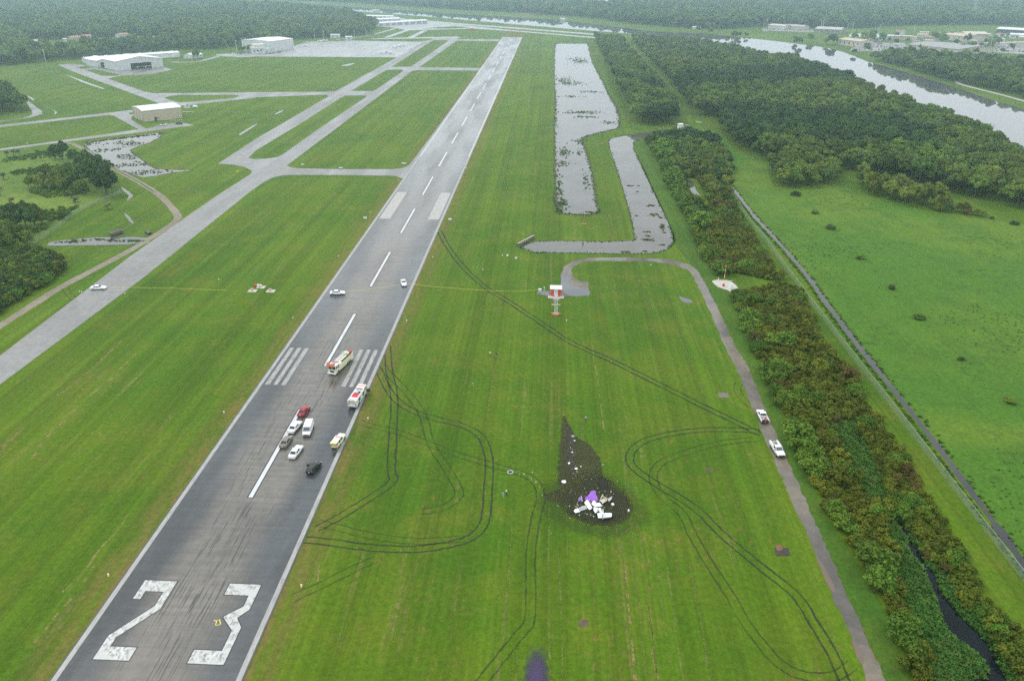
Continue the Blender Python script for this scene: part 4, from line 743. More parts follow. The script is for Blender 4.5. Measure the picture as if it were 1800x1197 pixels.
# ------------------------------------------------------------------ fences, culverts, field equipment
def mesh_fabric():
    t = NT('chain_link'); p = t.n('ShaderNodeTexCoord').outputs['Object']; n = t.noise(p, .5, 2)
    return t.bsdf((.34, .4, .36), .5, t.ramp(n, .3, .7, .2, .32))
M['chain'] = mesh_fabric(); M['fencesteel'] = plain('weathered_fence_steel', (.3, .34, .31), .5, .08)
def fence(pts, h, label, sp=3.5):
    P = smooth(GS(pts), 4); e = empty('chain_link_fence', tuple(P[0])); o = P[0]; tag(e, label, 'fence')
    mb = MB(); mr = MB(); post = MB().tube((0, 0, 0), (0, 0, h+.05), .035, .035, 6).mesh('post', M['fencesteel']); acc_ = sp; gate = 0
    for a, b in zip(P, P[1:]):
        mb.add([a-o+Vector((0, 0, .05)), b-o+Vector((0, 0, .05)), b-o+Vector((0, 0, h)), a-o+Vector((0, 0, h))], [(0, 1, 2, 3)]); mr.tube(a-o+Vector((0, 0, h)), b-o+Vector((0, 0, h)), .024, .024, 5)
        n = max(1, round((b-a).length/sp))
        for k in range(n): link('post', post, e, tuple(a.lerp(b, k/n)-o))
    mb.build('mesh_fabric', M['chain'], e); mr.build('top_rail', M['galv'] if h > 2.05 else M['fencesteel'], e); return e
fence([(1255, 306), (1289, 348), (1322, 399), (1346, 426), (1404, 506), (1482, 609), (1563, 714), (1642, 817), (1715, 913), (1792, 1013), (1860, 1100)], 2.1, 'long chain link fence along the ditch at right', 4.)
fence([(93, 258), (104, 267), (142, 293), (175, 316), (210, 337), (211, 342), (188, 352), (166, 360), (130, 379), (106, 399), (50, 436), (0, 470)], 2., 'chain link fence round the meadow at left', 4.)
def culvert(px, d, label, s=1.):
    q = G(*px); e = empty('culvert', (q.x, q.y, 0), d); tag(e, label, 'culvert'); e.scale = (s, s, s)
    mb = MB(); n = 16; R, r = .75, .6; vs = []
    for y in (-1.3, 1.3):
        for rr in (R, r): vs += [(math.cos(2*math.pi*i/n)*rr, y+(.8*math.sin(2*math.pi*i/n) if y > 0 else 0), .55+math.sin(2*math.pi*i/n)*rr) for i in range(n)]
    fs = []
    for i in range(n):
        k = (i+1) % n; fs += [(i, k, 2*n+k, 2*n+i), (n+i, 3*n+i, 3*n+k, n+k), (2*n+i, 2*n+k, 3*n+k, 3*n+i), (i, n+i, n+k, k)]
    mb.add(vs, fs); mb.build('pipe', M['dkconcrete'], e)
    MB().box((0, -1.5, .45), (2.6, .3, 1.3)).build('headwall', M['dkconcrete'], e); return e
culvert((204, 413), 2.7, 'dark open culvert pipe slanting above the left ditch', 1.5)
culvert((262, 411.5), 3.9, 'short culvert headwall beside the gravel track', 1.0)
# concrete headwall at the channel's end
a, b = G(911, 433.5), G(939, 419); d = (b-a); L = d.length; e = empty('channel_headwall', tuple(a), math.atan2(d.y, d.x)); tag(e, 'stained concrete headwall at the left end of the channel', 'wall')
MB().box((L/2, .15, .55), (L, .35, 1.5)).build('wall', M['dkconcrete'], e); MB().box((-.1, -.2, .5), (.3, 1.8, 1.4)).build('wing_wall', M['dkconcrete'], e)
MB().box((L/2, .15, 1.32), (L+.1, .5, .1)).build('coping', M['concrete'], e)
for k in range(4): MB().box((L*.18+k*L*.13, -.06, .75), (L*.05, .1, .6)).build('stain_panel', M['tan'], e)

def put(name, px, label, cat, group=None, rz=0., z=0.): q = G(*px); return tag(empty(name, (q.x, q.y, z), rz), label, cat, group)
# equipment shelter: white hut with orange-red bands
e = put('equipment_shelter', (977, 518), 'white equipment hut with orange red bands by the loop road', 'hut')
MB().box((0, 0, 1.3), (3.6, 3., 2.6)).build('wall', M['white'], e); MB().box((0, 0, 2.72), (4.2, 3.6, .22)).box((0, 0, 2.9), (3.6, 3.0, .16), taper=.8).build('roof', M['roofwhite'], e)
for x in (-1.22, 1.22): MB().box((x, -1.53, 1.3), (1.1, .06, 2.5)).build('red_band', M['signalred'], e)
for x in (-1.82, 1.82): MB().box((x, -.9, 1.3), (.06, 1.1, 2.5)).build('red_band', M['signalred'], e)
MB().box((0, -1.54, 1.05), (.9, .05, 2.)).build('door', M['offwhite'], e); MB().box((2.0, .2, 1.2), (.5, .8, .7)).build('air_conditioner', M['grey'], e); MB().box((0, -2.3, .06), (5.5, 2.4, .1)).build('slab', M['concrete'], e)
# antenna tower lying before the hut in view: tall lattice mast with orange crossarms
e = put('antenna_mast', (977, 553), 'white lattice antenna mast with orange tips in front of the equipment hut', 'antenna')
H = 7.0
for sx, sy in ((-.4, -.4), (.4, -.4), (.4, .4), (-.4, .4)):
    for k in range(4): MB().tube((sx, sy, H*k/4), (sx, sy, H*(k+1)/4), .07, .07, 6).build('mast_leg', M['signalred'] if k in (0, 2) and False else M['white'], e)
mb = MB()
for k in range(10):
    z0, z1 = H*k/10, H*(k+1)/10; s = 1 if k % 2 else -1
    for f in range(4): a = (Vector((-.4, -.4, 0)), Vector((.4, -.4, 0)), Vector((.4, .4, 0)), Vector((-.4, .4, 0))); p, q = a[f], a[(f+1) % 4]; mb.tube(p+Vector((0, 0, z0 if s > 0 else z1)), q+Vector((0, 0, z1 if s > 0 else z0)), .035, .035, 5)
mb.build('bracing', M['white'], e)
for z, w in ((.5, 2.6), (3.6, 2.4), (5.6, 1.6)):
    MB().box((0, -.1, z), (w, .3, .12)).build('crossarm', M['offwhite'], e)
    for s in (-1, 1): MB().box((s*w/2, -.2, z), (.5, .35, .4)).build('antenna_element', M['orange'] if z < 1 else M['tan'], e)
MB().box((0, 0, .05), (2.2, 1.4, .12)).build('base_slab', M['signalred'], e)
e = put('utility_pole', (956.5, 512), 'short white marker post left of the equipment hut', 'post'); MB().tube((0, 0, 0), (0, 0, 1.5), .09, .09, 8).build('post', M['white'], e); MB().box((0, 0, 1.55), (.4, .3, .12)).build('cap', M['white'], e)
e = put('equipment_cabinet', (949, 513), 'small pale cabinet at the end of the tape by the puddle', 'cabinet'); MB().box((0, 0, .5), (.9, .6, 1.)).build('case', M['offwhite'], e); MB().box((0, 0, 1.03), (1.1, .8, .08)).build('lid', M['white'], e)
# orange marker mast by the pond end
e = put('marker_mast', (1026.5, 394), 'thin orange mast at the lower end of the long pond', 'mast')
for k in range(6): MB().tube((0, 0, k*.95), (0, 0, k*.95+.95), .13-.01*k, .12-.01*k, 8).build('mast_section', M['orange'] if k != 5 else M['white'], e)
for s in (-1, 1): MB().box((s*.55, 0, .1), (.6, .6, .22)).build('footing', M['concrete'], e)
e = put('channel_marker', (1024.5, 429.5), 'small rusty stake standing in the channel', 'stake'); MB().tube((0, 0, 0), (0, 0, .9), .2, .14, 8).ball((0, 0, 1.0), .22).build('stake', M['leafbrown'], e); MB().box((0, 0, .1), (.8, .5, .12)).build('float', M['mud'], e)
# monitor site with striped pole
P = smooth(GS([(1252, 495), (1262, 492), (1283, 494), (1296, 504), (1300, 511), (1292, 516), (1278, 510), (1262, 504)]), 3, True); struct('gravel_pad', wobble(P, .15, .8), .024, M['concrete'], 'pale gravel pad under the striped mast')
e = put('striped_mast', (1271.5, 502), 'tall red and white striped mast beside the shrubs', 'mast'); z = 0
for k in range(7): MB().tube((0, 0, z), (0, 0, z+1.05), .16-.012*k, .148-.012*k, 8).build('mast_section', (M['white'], M['white'], M['orange'], M['white'], M['orange'], M['white'], M['orange'])[k], e); z += 1.05
MB().tube((0, 0, z), (0, 0, z+1.3), .04, .02, 6).build('lightning_rod', M['signalred'], e); MB().ball((0, 0, z), (.4, .4, .3)).build('lamp_cage', M['signalred'], e); MB().box((-.1, -.7, .5), (.7, .6, .9)).build('base_box', M['signalred'], e)
e = put('weather_instrument', (1284, 507), 'white slanted instrument cabinet on the gravel pad', 'instrument', rz=.4); MB().box((0, 0, .9), (.9, .7, 1.8), taper=.7).build('case', M['white'], e); MB().box((.5, .7, 1.3), (.6, .6, .6)).build('sensor_box', M['white'], e); MB().tube((.2, .4, 1.6), (.2, .6, 2.6), .06, .06, 6).build('post', M['galv'], e); MB().tube((-.7, .5, 2.6), (1.0, .7, 2.6), .07, .07, 6).build('crossarm', M['white'], e)
e = put('pad_post', (1262.5, 494), 'short white post at the left end of the gravel pad', 'post'); MB().tube((0, 0, 0), (0, 0, .9), .1, .1, 8).build('post', M['white'], e); MB().ball((0, 0, 1.), .2).build('cap', M['white'], e)
# approach slope light units on slabs
for x, y, l, rz in ((444, 511.5, 'left light unit on a concrete slab left of the runway', 0), (459, 505, 'rear light unit on a concrete slab left of the runway', 0), (476, 512, 'right light unit, on its own concrete slab left of the runway', 0)):
    e = put('light_unit', (x, y), l, 'light unit', 'light units left of the runway', rz); MB().box((0, 0, .05), (3.0, 2.4, .1)).build('slab', M['concrete'], e)
    MB().box((-.3, .3, .6), (.9, .6, .4)).build('housing', M['tan'] if x != 459 else M['white'], e); MB().box((-.3, -.03, .6), (.75, .05, .25)).build('lens', M['orange'], e)
    for s in (-.6, .0): MB().tube((s, .3, .1), (s, .3, .42), .05, .05, 6).build('leg', M['galv'], e)
e = put('control_box', (449.5, 505), 'red control box behind the light units', 'box'); MB().box((0, 0, .5), (.7, .5, 1.)).build('case', M['signalred'], e); MB().box((.9, 0, .6), (.5, .6, 1.)).build('panel', M['white'], e)
# edge lights and little markers in the grass
for i, (x, y) in enumerate(((191, 1012), (530, 1031), (647, 737), (394, 726), (515, 560), (595, 451), (761, 453), (715, 565), (792, 388), (643, 386), (652, 375), (849, 475), (883, 450), (907, 455), (892, 451), (996, 565), (140, 514), (220, 517), (261, 428), (144, 514.5), (385, 493), (118, 242), (48, 253), (700, 318), (525, 308), (580, 309.5), (1144, 467), (820, 297), (740, 300))):
    e = put('edge_light', (x, y), 'small pale edge light standing in the airfield grass', 'edge light', 'edge lights along the runway and taxiways'); s = 1.1 if y > 300 else 1.5; e.scale = (s, s, s)
    MB().tube((0, 0, 0), (0, 0, .28), .2, .12, 8).build('stem', M['yellow'] if y > 900 else M['tan'], e); MB().ball((0, 0, .38), (.17, .17, .16)).build('globe', M['white'], e)
for x, y, w, l in ((642, 385, 1.6, 'white sign board left of the aiming block'), (791, 387.5, 1.5, 'white sign board right of the aiming block'), (599, 297, 2., 'white sign beside the upper cross taxiway'), (710, 289, 2.6, 'white sign at the runway end of the cross taxiway'), (197, 204.5, 3., 'yellow sign at the service road junction'), (532, 291, 1.4, 'small white sign at the taxiway corner'), (418, 303.5, 1.5, 'small yellow sign beside the western taxiway'), (586, 157, 2., 'orange sign in the grass left of the taxiway'), (907, 456, .9, 'white marker board below the channel headwall'), (892, 451.5, .8, 'white marker board near the channel headwall')):
    e = put('airfield_sign', (x, y), l, 'sign'); mt = M['yellow'] if 'yellow' in l else M['orange'] if 'orange' in l else M['white']
    MB().box((0, 0, .55), (w, .25, .7)).build('panel', mt, e)
    for s in (-1, 1): MB().tube((s*w*.35, 0, 0), (s*w*.35, 0, .25), .05, .05, 6).build('leg', M['galv'], e)
def tape(pts, label, z):
    P = []
    for (a, za), (b, zb) in zip(pts, pts[1:]):
        p, q = G(*a, 0), G(*b, 0)
        for k in range(9): t = k/8; P.append(Vector((p.x+(q.x-p.x)*t, p.y+(q.y-p.y)*t, za+(zb-za)*t-.5*math.sin(math.pi*t)*min(za, zb, .9)*.7)))
    e = empty('caution_tape', (P[0].x, P[0].y, 0)); tag(e, label, 'tape'); o = Vector((P[0].x, P[0].y, 0)); mb = MB(); vs = []
    for i, p in enumerate(P): w = Vector((0, .022, .034)) ; vs += [p-o-w, p-o+w]
    mb.add(vs, [(2*i, 2*i+2, 2*i+3, 2*i+1) for i in range(len(P)-1)]); mb.build('ribbon', M['yellow'], e); return e
tape([((187, 507), .8), ((222, 507), .5), ((300, 508), .35), ((400, 511), .15)], 'yellow tape trailing from the taxiway car across the grass', 0)
tape([((608, 516), .8), ((704, 504), .8)], 'yellow tape strung between the two white cars on the runway', 0)
tape([((716, 502), .8), ((800, 509), .5), ((900, 514.5), .5), ((949, 513), .9)], 'yellow tape from the runway car to the equipment hut', 0)
# ------------------------------------------------------------------ vehicles
def sec(x, w, zb, zt): return [(x, -w*.84, zb), (x, -w, zb+.16), (x, -w, zb+(zt-zb)*.72), (x, -w*.9, zt), (x, w*.9, zt), (x, w, zb+(zt-zb)*.72), (x, w, zb+.16), (x, w*.84, zb)]
def frustum(bx0, bx1, bw, z0, tx0, tx1, tw, z1): return [Vector(p) for p in ((bx0, -bw, z0), (bx1, -bw, z0), (bx1, bw, z0), (bx0, bw, z0), (tx0, -tw, z1), (tx1, -tw, z1), (tx1, tw, z1), (tx0, tw, z1))]
FF = [(0, 3, 2, 1), (4, 5, 6, 7), (0, 1, 5, 4), (1, 2, 6, 5), (2, 3, 7, 6), (3, 0, 4, 7)]
def window(e, c, face, u0, u1, v0, v1, name, mat, off=.012):
    a, b, cc, d = (c[i] for i in face); n = (b-a).cross(d-a).normalized()
    def at(u, v): return a.lerp(b, u).lerp(d.lerp(cc, u), v)
    lo = [at(u0, v0), at(u1, v0), at(u1, v1), at(u0, v1)]; mb = MB(); hi = [p+n*off for p in lo]; lo = [p-n*.01 for p in lo]
    mb.add(lo+hi, [(4, 5, 6, 7), (0, 1, 5, 4), (1, 2, 6, 5), (2, 3, 7, 6), (3, 0, 4, 7)]); return mb.build(name, mat, e)
WH = {}
def wheel(e, x, y, r, w=.24):
    k = (r, w)
    if k not in WH: WH[k] = (MB().tube((0, -w/2, 0), (0, w/2, 0), r, r, 14).mesh('tyre', M['black']), MB().tube((0, -w/2-.01, 0), (0, w/2+.01, 0), r*.6, r*.6, 10).mesh('rim', M['chrome']))
    t = link('wheel', WH[k][0], e, (x, y, r)); link('rim', WH[k][1], t); return t
def vehicle(name, near_px, far_px, facing, label, cat, sp, group=None, zfar=1.0):
    """near_px: ground under the end nearest the camera, far_px: top of the other end"""
    a = G(*near_px); b = G(far_px[0], far_px[1], zfar); d = Vector((b.x-a.x, b.y-a.y, 0)).normalized(); L = sp['L']; c = a+d*(L/2); c.z = .05 if abs(c.x) < 15.6 else .03
    h = math.atan2(d.y, d.x)+(math.pi if facing == 'camera' else 0); e = empty(name, tuple(c), h); tag(e, label, cat, group); return e
def lights(e, L, w, zf, zr, lw=.32, lh=.16):
    for s in (-1, 1):
        MB().box((L/2-.1, s*(w-lw*.75), zf), (.1, lw, lh)).build('headlight', M['lamp'], e); MB().box((-L/2+.07, s*(w-lw*.7), zr), (.1, lw, lh)).build('taillight', M['taillamp'], e)
def car_parts(e, st, cab, paint, cabpaint, wheels, windows, L, w, zf, zr, trim=None, mirror=True, plate=True):
    mb = MB(); mb.loft([sec(*s) for s in st]); body = mb.build('body', paint, e)
    c = frustum(*cab); MB().add(c, FF).build('cabin', cabpaint, e)
    for (fc, u0, u1, v0, v1, nm, mt) in windows: window(e, c, fc, u0, u1, v0, v1, nm, mt)
    for x, y, r in wheels: wheel(e, x, y, r)
    lights(e, L, w, zf, zr)
    for s in (1, -1): MB().box((s*(L/2-.03), 0, .42), (.16, w*1.7, .2)).build('bumper', trim or paint, e)
    if mirror:
        for s in (-1, 1): MB().box((cab[1]-.35, s*(w+.1), cab[3]+.12), (.14, .22, .16)).build('mirror', trim or paint, e)
    if plate: MB().box((-L/2-.06, 0, .72), (.03, .34, .17)).build('plate', M['white'], e)
    return body
FR, RE, LS, RS = (1, 2, 6, 5), (3, 0, 4, 7), (2, 3, 7, 6), (0, 1, 5, 4)
SW = [(FR, .08, .92, .1, .92, 'windshield', M['glass']), (RE, .08, .92, .1, .9, 'rear_window', M['glass'])] + [(f, a, b, .12, .86, 'side_window', M['glass']) for f in (LS, RS) for a, b in ((.12, .47), (.53, .88))]
def sedan(near, far, facing, label, paint, L=5.2, group=None, roofp=None, glass=None):
    e = vehicle('sedan', near, far, facing, label, 'car', {'L': L}, group); k = L/5.2
    st = [(-2.6*k, .78, .42, .8), (-2.5*k, .9, .3, .96), (-1.5*k, .96, .24, 1.0), (0, .97, .24, .98), (1.25*k, .96, .24, .95), (2.3*k, .91, .27, .84), (2.58*k, .76, .4, .7)]
    car_parts(e, st, (-1.85*k, 1.05*k, .87, .94, -1.05*k, .2*k, .67, 1.44), paint, roofp or paint, [(x*k, y, .33) for x in (-1.5, 1.5) for y in (-.86, .86)], SW, L, .93, .68, .78)
    mb = MB(); mb.box((-2.2*k, 0, 1.0), (.03, 1.5, .012)).build('trunk_seam', M['dkgrey'], e); return e
sedan((173, 511.5), (187, 504.5), 'away', 'white sedan stopped on the left taxiway at the tape', M['white']).rotation_euler.z = .12
sedan((592, 520), (608, 511), 'away', 'white sedan standing crosswise on the left of the runway', M['white']).rotation_euler.z = .1
sedan((711, 504.5), (708, 490), 'camera', 'white sedan facing down the runway by the right edge line', M['white'])
sedan((528, 734.5), (537, 716), 'away', 'red sedan at the top end of the long centreline stripe', M['redpaint'], 4.7)
sedan((511, 763.5), (523.5, 741), 'away', 'white sedan on the centreline stripe left of the white van', M['white'])
sedan((497, 789.5), (505, 769), 'away', 'taupe grey sedan straddling the centreline stripe', M['taupe'], 4.8)
sedan((512.5, 808.5), (525.5, 783.5), 'away', 'white sedan nearest the camera, above the black car', M['white'])
def fix(o, px): q = G(*px); o.location.x, o.location.y = q.x, q.y; return o
for o in bpy.data.objects:
    if o.get('label', '').startswith('white sedan stopped'): fix(o, (173.5, 508.5))
    if o.get('label', '').startswith('white sedan standing'): fix(o, (593.5, 517.5))
# black car with an open door
L = 4.5; e = vehicle('suv', (543.5, 835.5), (553.5, 815.5), 'away', 'black estate car with its left door open near the runway edge', 'car', {'L': L}, zfar=1.2)
car_parts(e, [(-2.25, .8, .45, .95), (-2.15, .9, .32, 1.02), (0, .93, .28, 1.04), (1.1, .92, .28, 1.02), (2.0, .88, .32, .92), (2.25, .74, .45, .75)], (-2.15, .95, .85, 1.0, -1.75, .15, .68, 1.55), M['blackpaint'], M['blackpaint'], [(x, y, .34) for x in (-1.4, 1.4) for y in (-.84, .84)], SW, L, .9, .75, .92)
d = empty('door', (.55, .93, 0), 0); d.parent = e; d.rotation_euler.z = -1.15+math.pi*.0
mb = MB(); mb.box((-.52, 0, .66), (1.04, .06, .68)).build('door_panel', M['blackpaint'], d)
mb = MB(); mb.tube((-.02, 0, 1.0), (-.3, 0, 1.48), .03, .03, 6).tube((-.3, 0, 1.48), (-.98, 0, 1.48), .03, .03, 6).tube((-.98, 0, 1.48), (-1.02, 0, 1.0), .03, .03, 6).build('window_frame', M['blackpaint'], d)
# white van facing the camera
L = 5.5; e = vehicle('van', (538.5, 769), (543, 739), 'camera', 'white van facing the camera beside the white sedan', 'van', {'L': L}, zfar=2.0)
car_parts(e, [(-2.75, .96, .4, 1.15), (-2.6, 1.0, .3, 1.2), (1.6, 1.0, .3, 1.2), (2.3, .97, .3, 1.12), (2.7, .9, .4, .95), (2.78, .8, .45, .8)], (-2.72, 1.95, .98, 1.1, -2.6, 1.05, .86, 2.08), M['white'], M['white'], [(x, y, .36) for x in (-1.75, 1.75) for y in (-.9, .9)], [(FR, .07, .93, .1, .88, 'windshield', M['paleglass']), (RE, .1, .46, .3, .85, 'rear_window', M['glass']), (RE, .54, .9, .3, .85, 'rear_window', M['glass']), (LS, .04, .2, .3, .85, 'side_window', M['glass']), (RS, .78, .95, .3, .85, 'side_window', M['glass'])], L, .95, .8, .95, M['dkgrey'])
MB().box((2.76, 0, .72), (.08, 1.3, .22)).build('grille', M['dkgrey'], e)
# lime and white chief's car with the tailgate up
L = 5.2; e = vehicle('fire_command_car', (588.5, 789), (600, 763.5), 'away', 'lime and white fire command car with raised tailgate on the edge line', 'car', {'L': L}, zfar=1.2)
car_parts(e, [(-2.5, .9, .45, 1.05), (-2.4, .97, .35, 1.1), (1.1, .98, .35, 1.12), (2.2, .95, .38, 1.05), (2.58, .84, .5, .85)], (-2.4, 1.15, .93, 1.08, -2.2, .35, .76, 1.82), M['lime'], M['white'], [(x, y, .4) for x in (-1.5, 1.6) for y in (-.88, .88)], [w for w in SW if w[0] != RE], L, .94, .85, .98)
MB().box((-2.75, 0, 1.88), (1.1, 1.6, .08)).build('tailgate', M['lime'], e); MB().box((-2.42, 0, 1.35), (.06, 1.45, .85)).build('load_bay', M['black'], e); MB().box((-.2, 0, 1.9), (.3, 1.2, .12)).build('light_bar', M['salmon'], e); MB().box((1.9, 0, 1.1), (1.2, 1.5, .04)).build('hood', M['white'], e)
# pickups on the access road
def pickup(near, far, facing, label, L=5.7, load=None, bins=False):
    e = vehicle('pickup_truck', near, far, facing, label, 'pickup truck', {'L': L}, 'white pickup trucks on the access road', 1.2)
    car_parts(e, [(-.55, 1., .45, 1.1), (1.2, 1., .42, 1.12), (2.3, .97, .42, 1.08), (2.75, .88, .5, .95), (2.83, .8, .55, .8)], (-.55, 1.3, .92, 1.08, -.35, .55, .76, 1.78), M['white'], M['white'], [(x, y, .38) for x in (-1.75, 1.8) for y in (-.88, .88)], [(FR, .06, .94, .1, .9, 'windshield', M['paleglass']), (RE, .08, .92, .2, .85, 'rear_window', M['glass'])]+[(f, .12, .85, .15, .85, 'side_window', M['glass']) for f in (LS, RS)], L, .95, .85, .85, M['black'])
    MB().box((-1.7, 0, .62), (2.3, 1.7, .12)).build('bed_floor', M['grey'], e)
    for s in (-1, 1):
        MB().box((-1.7, s*.93, .88), (2.3, .14, .5)).build('bed_side', M['white'], e)
        if bins: MB().box((-1.75, s*.86, 1.2), (2.2, .4, .35)).build('tool_bin', M['white'], e)
    MB().box((-2.82, 0, .85), (.1, 1.75, .5)).build('tailgate', M['black'] if not bins else M['white'], e); MB().box((2.82, 0, .75), (.08, 1.4, .26)).build('grille', M['black'], e)
    for dx, dy, mt in (load or []): MB().box((-1.7+dx, dy, .84), (.5, .45, .4), rz=dx).build('cargo', mt, e)
    return e
pickup((1344.5, 746), (1336.5, 720), 'away', 'white pickup with red cargo in its bed, farther up the access road', load=[(.5, 0, M['greycloth']), (0, -.25, M['redcloth']), (-.2, .3, M['tan']), (-.6, -.2, M['redcloth'])])
pickup((1373.5, 806), (1361.5, 778), 'camera', 'white pickup with side tool bins facing the camera', bins=True, load=[(.3, .1, M['concrete']), (-.4, -.1, M['tan'])])
# aerial ladder truck
L = 10.5; e = vehicle('ladder_truck', (584, 659.5), (611.5, 620), 'camera', 'lime yellow ladder fire truck with orange basket facing the camera', 'fire truck', {'L': L}, zfar=2.4)
cab = frustum(2.9, 5.15, 1.22, .5, 2.9, 4.95, 1.16, 2.75); MB().add(cab, FF).build('cab', M['palelime'], e); MB().box((4., 0, 2.8), (2.1, 2.36, .1)).build('cab_roof', M['white'], e)
for u0, u1 in ((.05, .47), (.53, .95)): window(e, cab, FR, u0, u1, .52, .9, 'windshield', M['glass'])
for f in (LS, RS):
    for u0, u1 in ((.12, .45), (.55, .88)): window(e, cab, f, u0, u1, .55, .88, 'side_window', M['glass'])
MB().box((5.2, 0, 1.1), (.06, 1.2, .5)).build('grille', M['black'], e); MB().box((5.35, 0, .6), (.5, 2.45, .3)).build('bumper', M['white'], e)
mb = MB(); mb.box((-1.2, 0, 1.4), (8., 2.4, 1.8)); mb.build('body', M['palelime'], e)
for s in (-1, 1):
    for k in range(5): MB().box((-4.3+k*1.55, s*1.215, 1.45), (1.35, .04, 1.35)).build('locker_door', M['lime'] if k % 2 else M['palelime'], e)
    MB().box((-1.2, s*1.0, 2.36), (8., .3, .12)).build('top_rail', M['white'], e)
for x in (-3.2, -1.9, 3.7):
    for s in (-1, 1): wheel(e, x, s*1.08, .52, .32)
for s in (-1, 1): MB().box((5.22, s*.95, 1.15), (.06, .3, .25)).build('headlight', M['lamp'], e); MB().box((-5.22, s*1., 1.2), (.06, .2, .3)).build('taillight', M['taillamp'], e)
lad = empty('ladder', (-3.6, -.25, 2.6)); lad.parent = e
for s in (-1, 1):
    MB().box((4.1, s*.5, .35), (8.4, .08, .1)).build('ladder_rail', M['chrome'], lad); MB().box((4.1, s*.5, .75), (8.4, .06, .06)).build('ladder_rail', M['chrome'], lad)
for k in range(22): MB().tube((.2+k*.38, -.5, .35), (.2+k*.38, .5, .35), .03, .03, 5).build('rung', M['offwhite'], lad)
MB().tube((-3.6, -.2, 2.3), (-3.6, -.2, 2.95), .8, .7, 14).build('turntable', M['palelime'], e)
bk = MB(); bk.box((8.7, 0, .3), (1.3, 1.9, .1)); bk.build('basket_floor', M['salmon'], lad)
for s in (-1, 1): MB().box((8.7, s*.93, .75), (1.3, .06, .85)).build('basket_side', M['salmon'], lad)
MB().box((9.33, 0, .75), (.06, 1.9, .85)).build('basket_front', M['salmon'], lad)
MB().box((-1.4, .98, 2.45), (5.2, .35, .25)).build('hose_tray', M['black'], e); MB().box((-4.4, .9, 2.75), (.8, .5, .7)).build('operator_seat', M['hosered'], e); MB().box((2.7, -.2, 2.95), (.25, 2., .18)).build('light_bar', M['taillamp'], e)
# pumper seen from behind
L = 9.0; e = vehicle('fire_engine', (619, 719.5), (631.5, 685), 'away', 'white fire engine with red hose cover on the right edge line', 'fire truck', {'L': L}, zfar=2.4)
cab = frustum(2.2, 4.45, 1.2, .5, 2.25, 4.2, 1.12, 2.65); MB().add(cab, FF).build('cab', M['white'], e)
for u0, u1 in ((.05, .47), (.53, .95)): window(e, cab, FR, u0, u1, .5, .9, 'windshield', M['glass'])
for f in (LS, RS):
    for u0, u1 in ((.12, .45), (.55, .88)): window(e, cab, f, u0, u1, .55, .88, 'side_window', M['glass'])
MB().box((3.1, -1.24, 1.3), (.9, .04, 1.3)).build('cab_stripe', M['lime'], e); MB().box((3.3, 0, 2.72), (.3, 1.9, .16)).build('light_bar', M['salmon'], e)
mb = MB(); mb.box((-1.1, 0, .85), (6.6, 2.3, .7)); mb.build('chassis', M['white'], e)
for s in (-1, 1):
    MB().box((-1.1, s*1.0, 1.75), (6.4, .42, 1.3)).build('side_locker', M['offwhite'], e)
    for k in range(4): MB().box((-3.4+k*1.55, s*1.225, 1.6), (1.3, .04, 1.1)).build('locker_door', M['chrome'] if k % 2 else M['white'], e)
MB().box((-1.9, 0, 2.0), (2.6, 1.5, .9)).build('hose_bed', M['white'], e); MB().box((-1.5, 0, 2.5), (2.0, 1.5, .08)).build('hose_cover', M['hosered'], e); MB().box((-3.35, 0, 1.7), (1.6, 1.5, 1.4)).build('rear_step_locker', M['cream'], e); MB().box((-4.3, 0, .7), (.45, 2.35, .15)).build('tail_board', M['chrome'], e)
MB().box((.7, 0, 1.9), (1.5, 1.5, 1.1)).build('pump_panel', M['chrome'], e); MB().box((.2, -.55, 2.52), (.5, .4, .2)).build('deck_gun_base', M['black'], e); MB().tube((.6, 0, 2.4), (1.3, .2, 3.0), .12, .08, 8).build('deck_gun', M['tan'], e)
for x in (-2.4, 3.2):
    for s in (-1, 1): wheel(e, x, s*1.05, .52, .32)
for s in (-1, 1): MB().box((-4.42, s*1., 1.3), (.06, .2, .4)).build('taillight', M['taillamp'], e); MB().box((4.48, s*.9, 1.), (.06, .3, .25)).build('headlight', M['lamp'], e)
d = empty('door', (3.6, -1.22, .6)); d.parent = e; d.rotation_euler.z = -1.3; MB().box((-.0, -.02, .9), (.08, .06, 1.8)).box((.5, 0, .55), (1., .06, 1.1)).build('door_panel', M['dkgrey'], d)

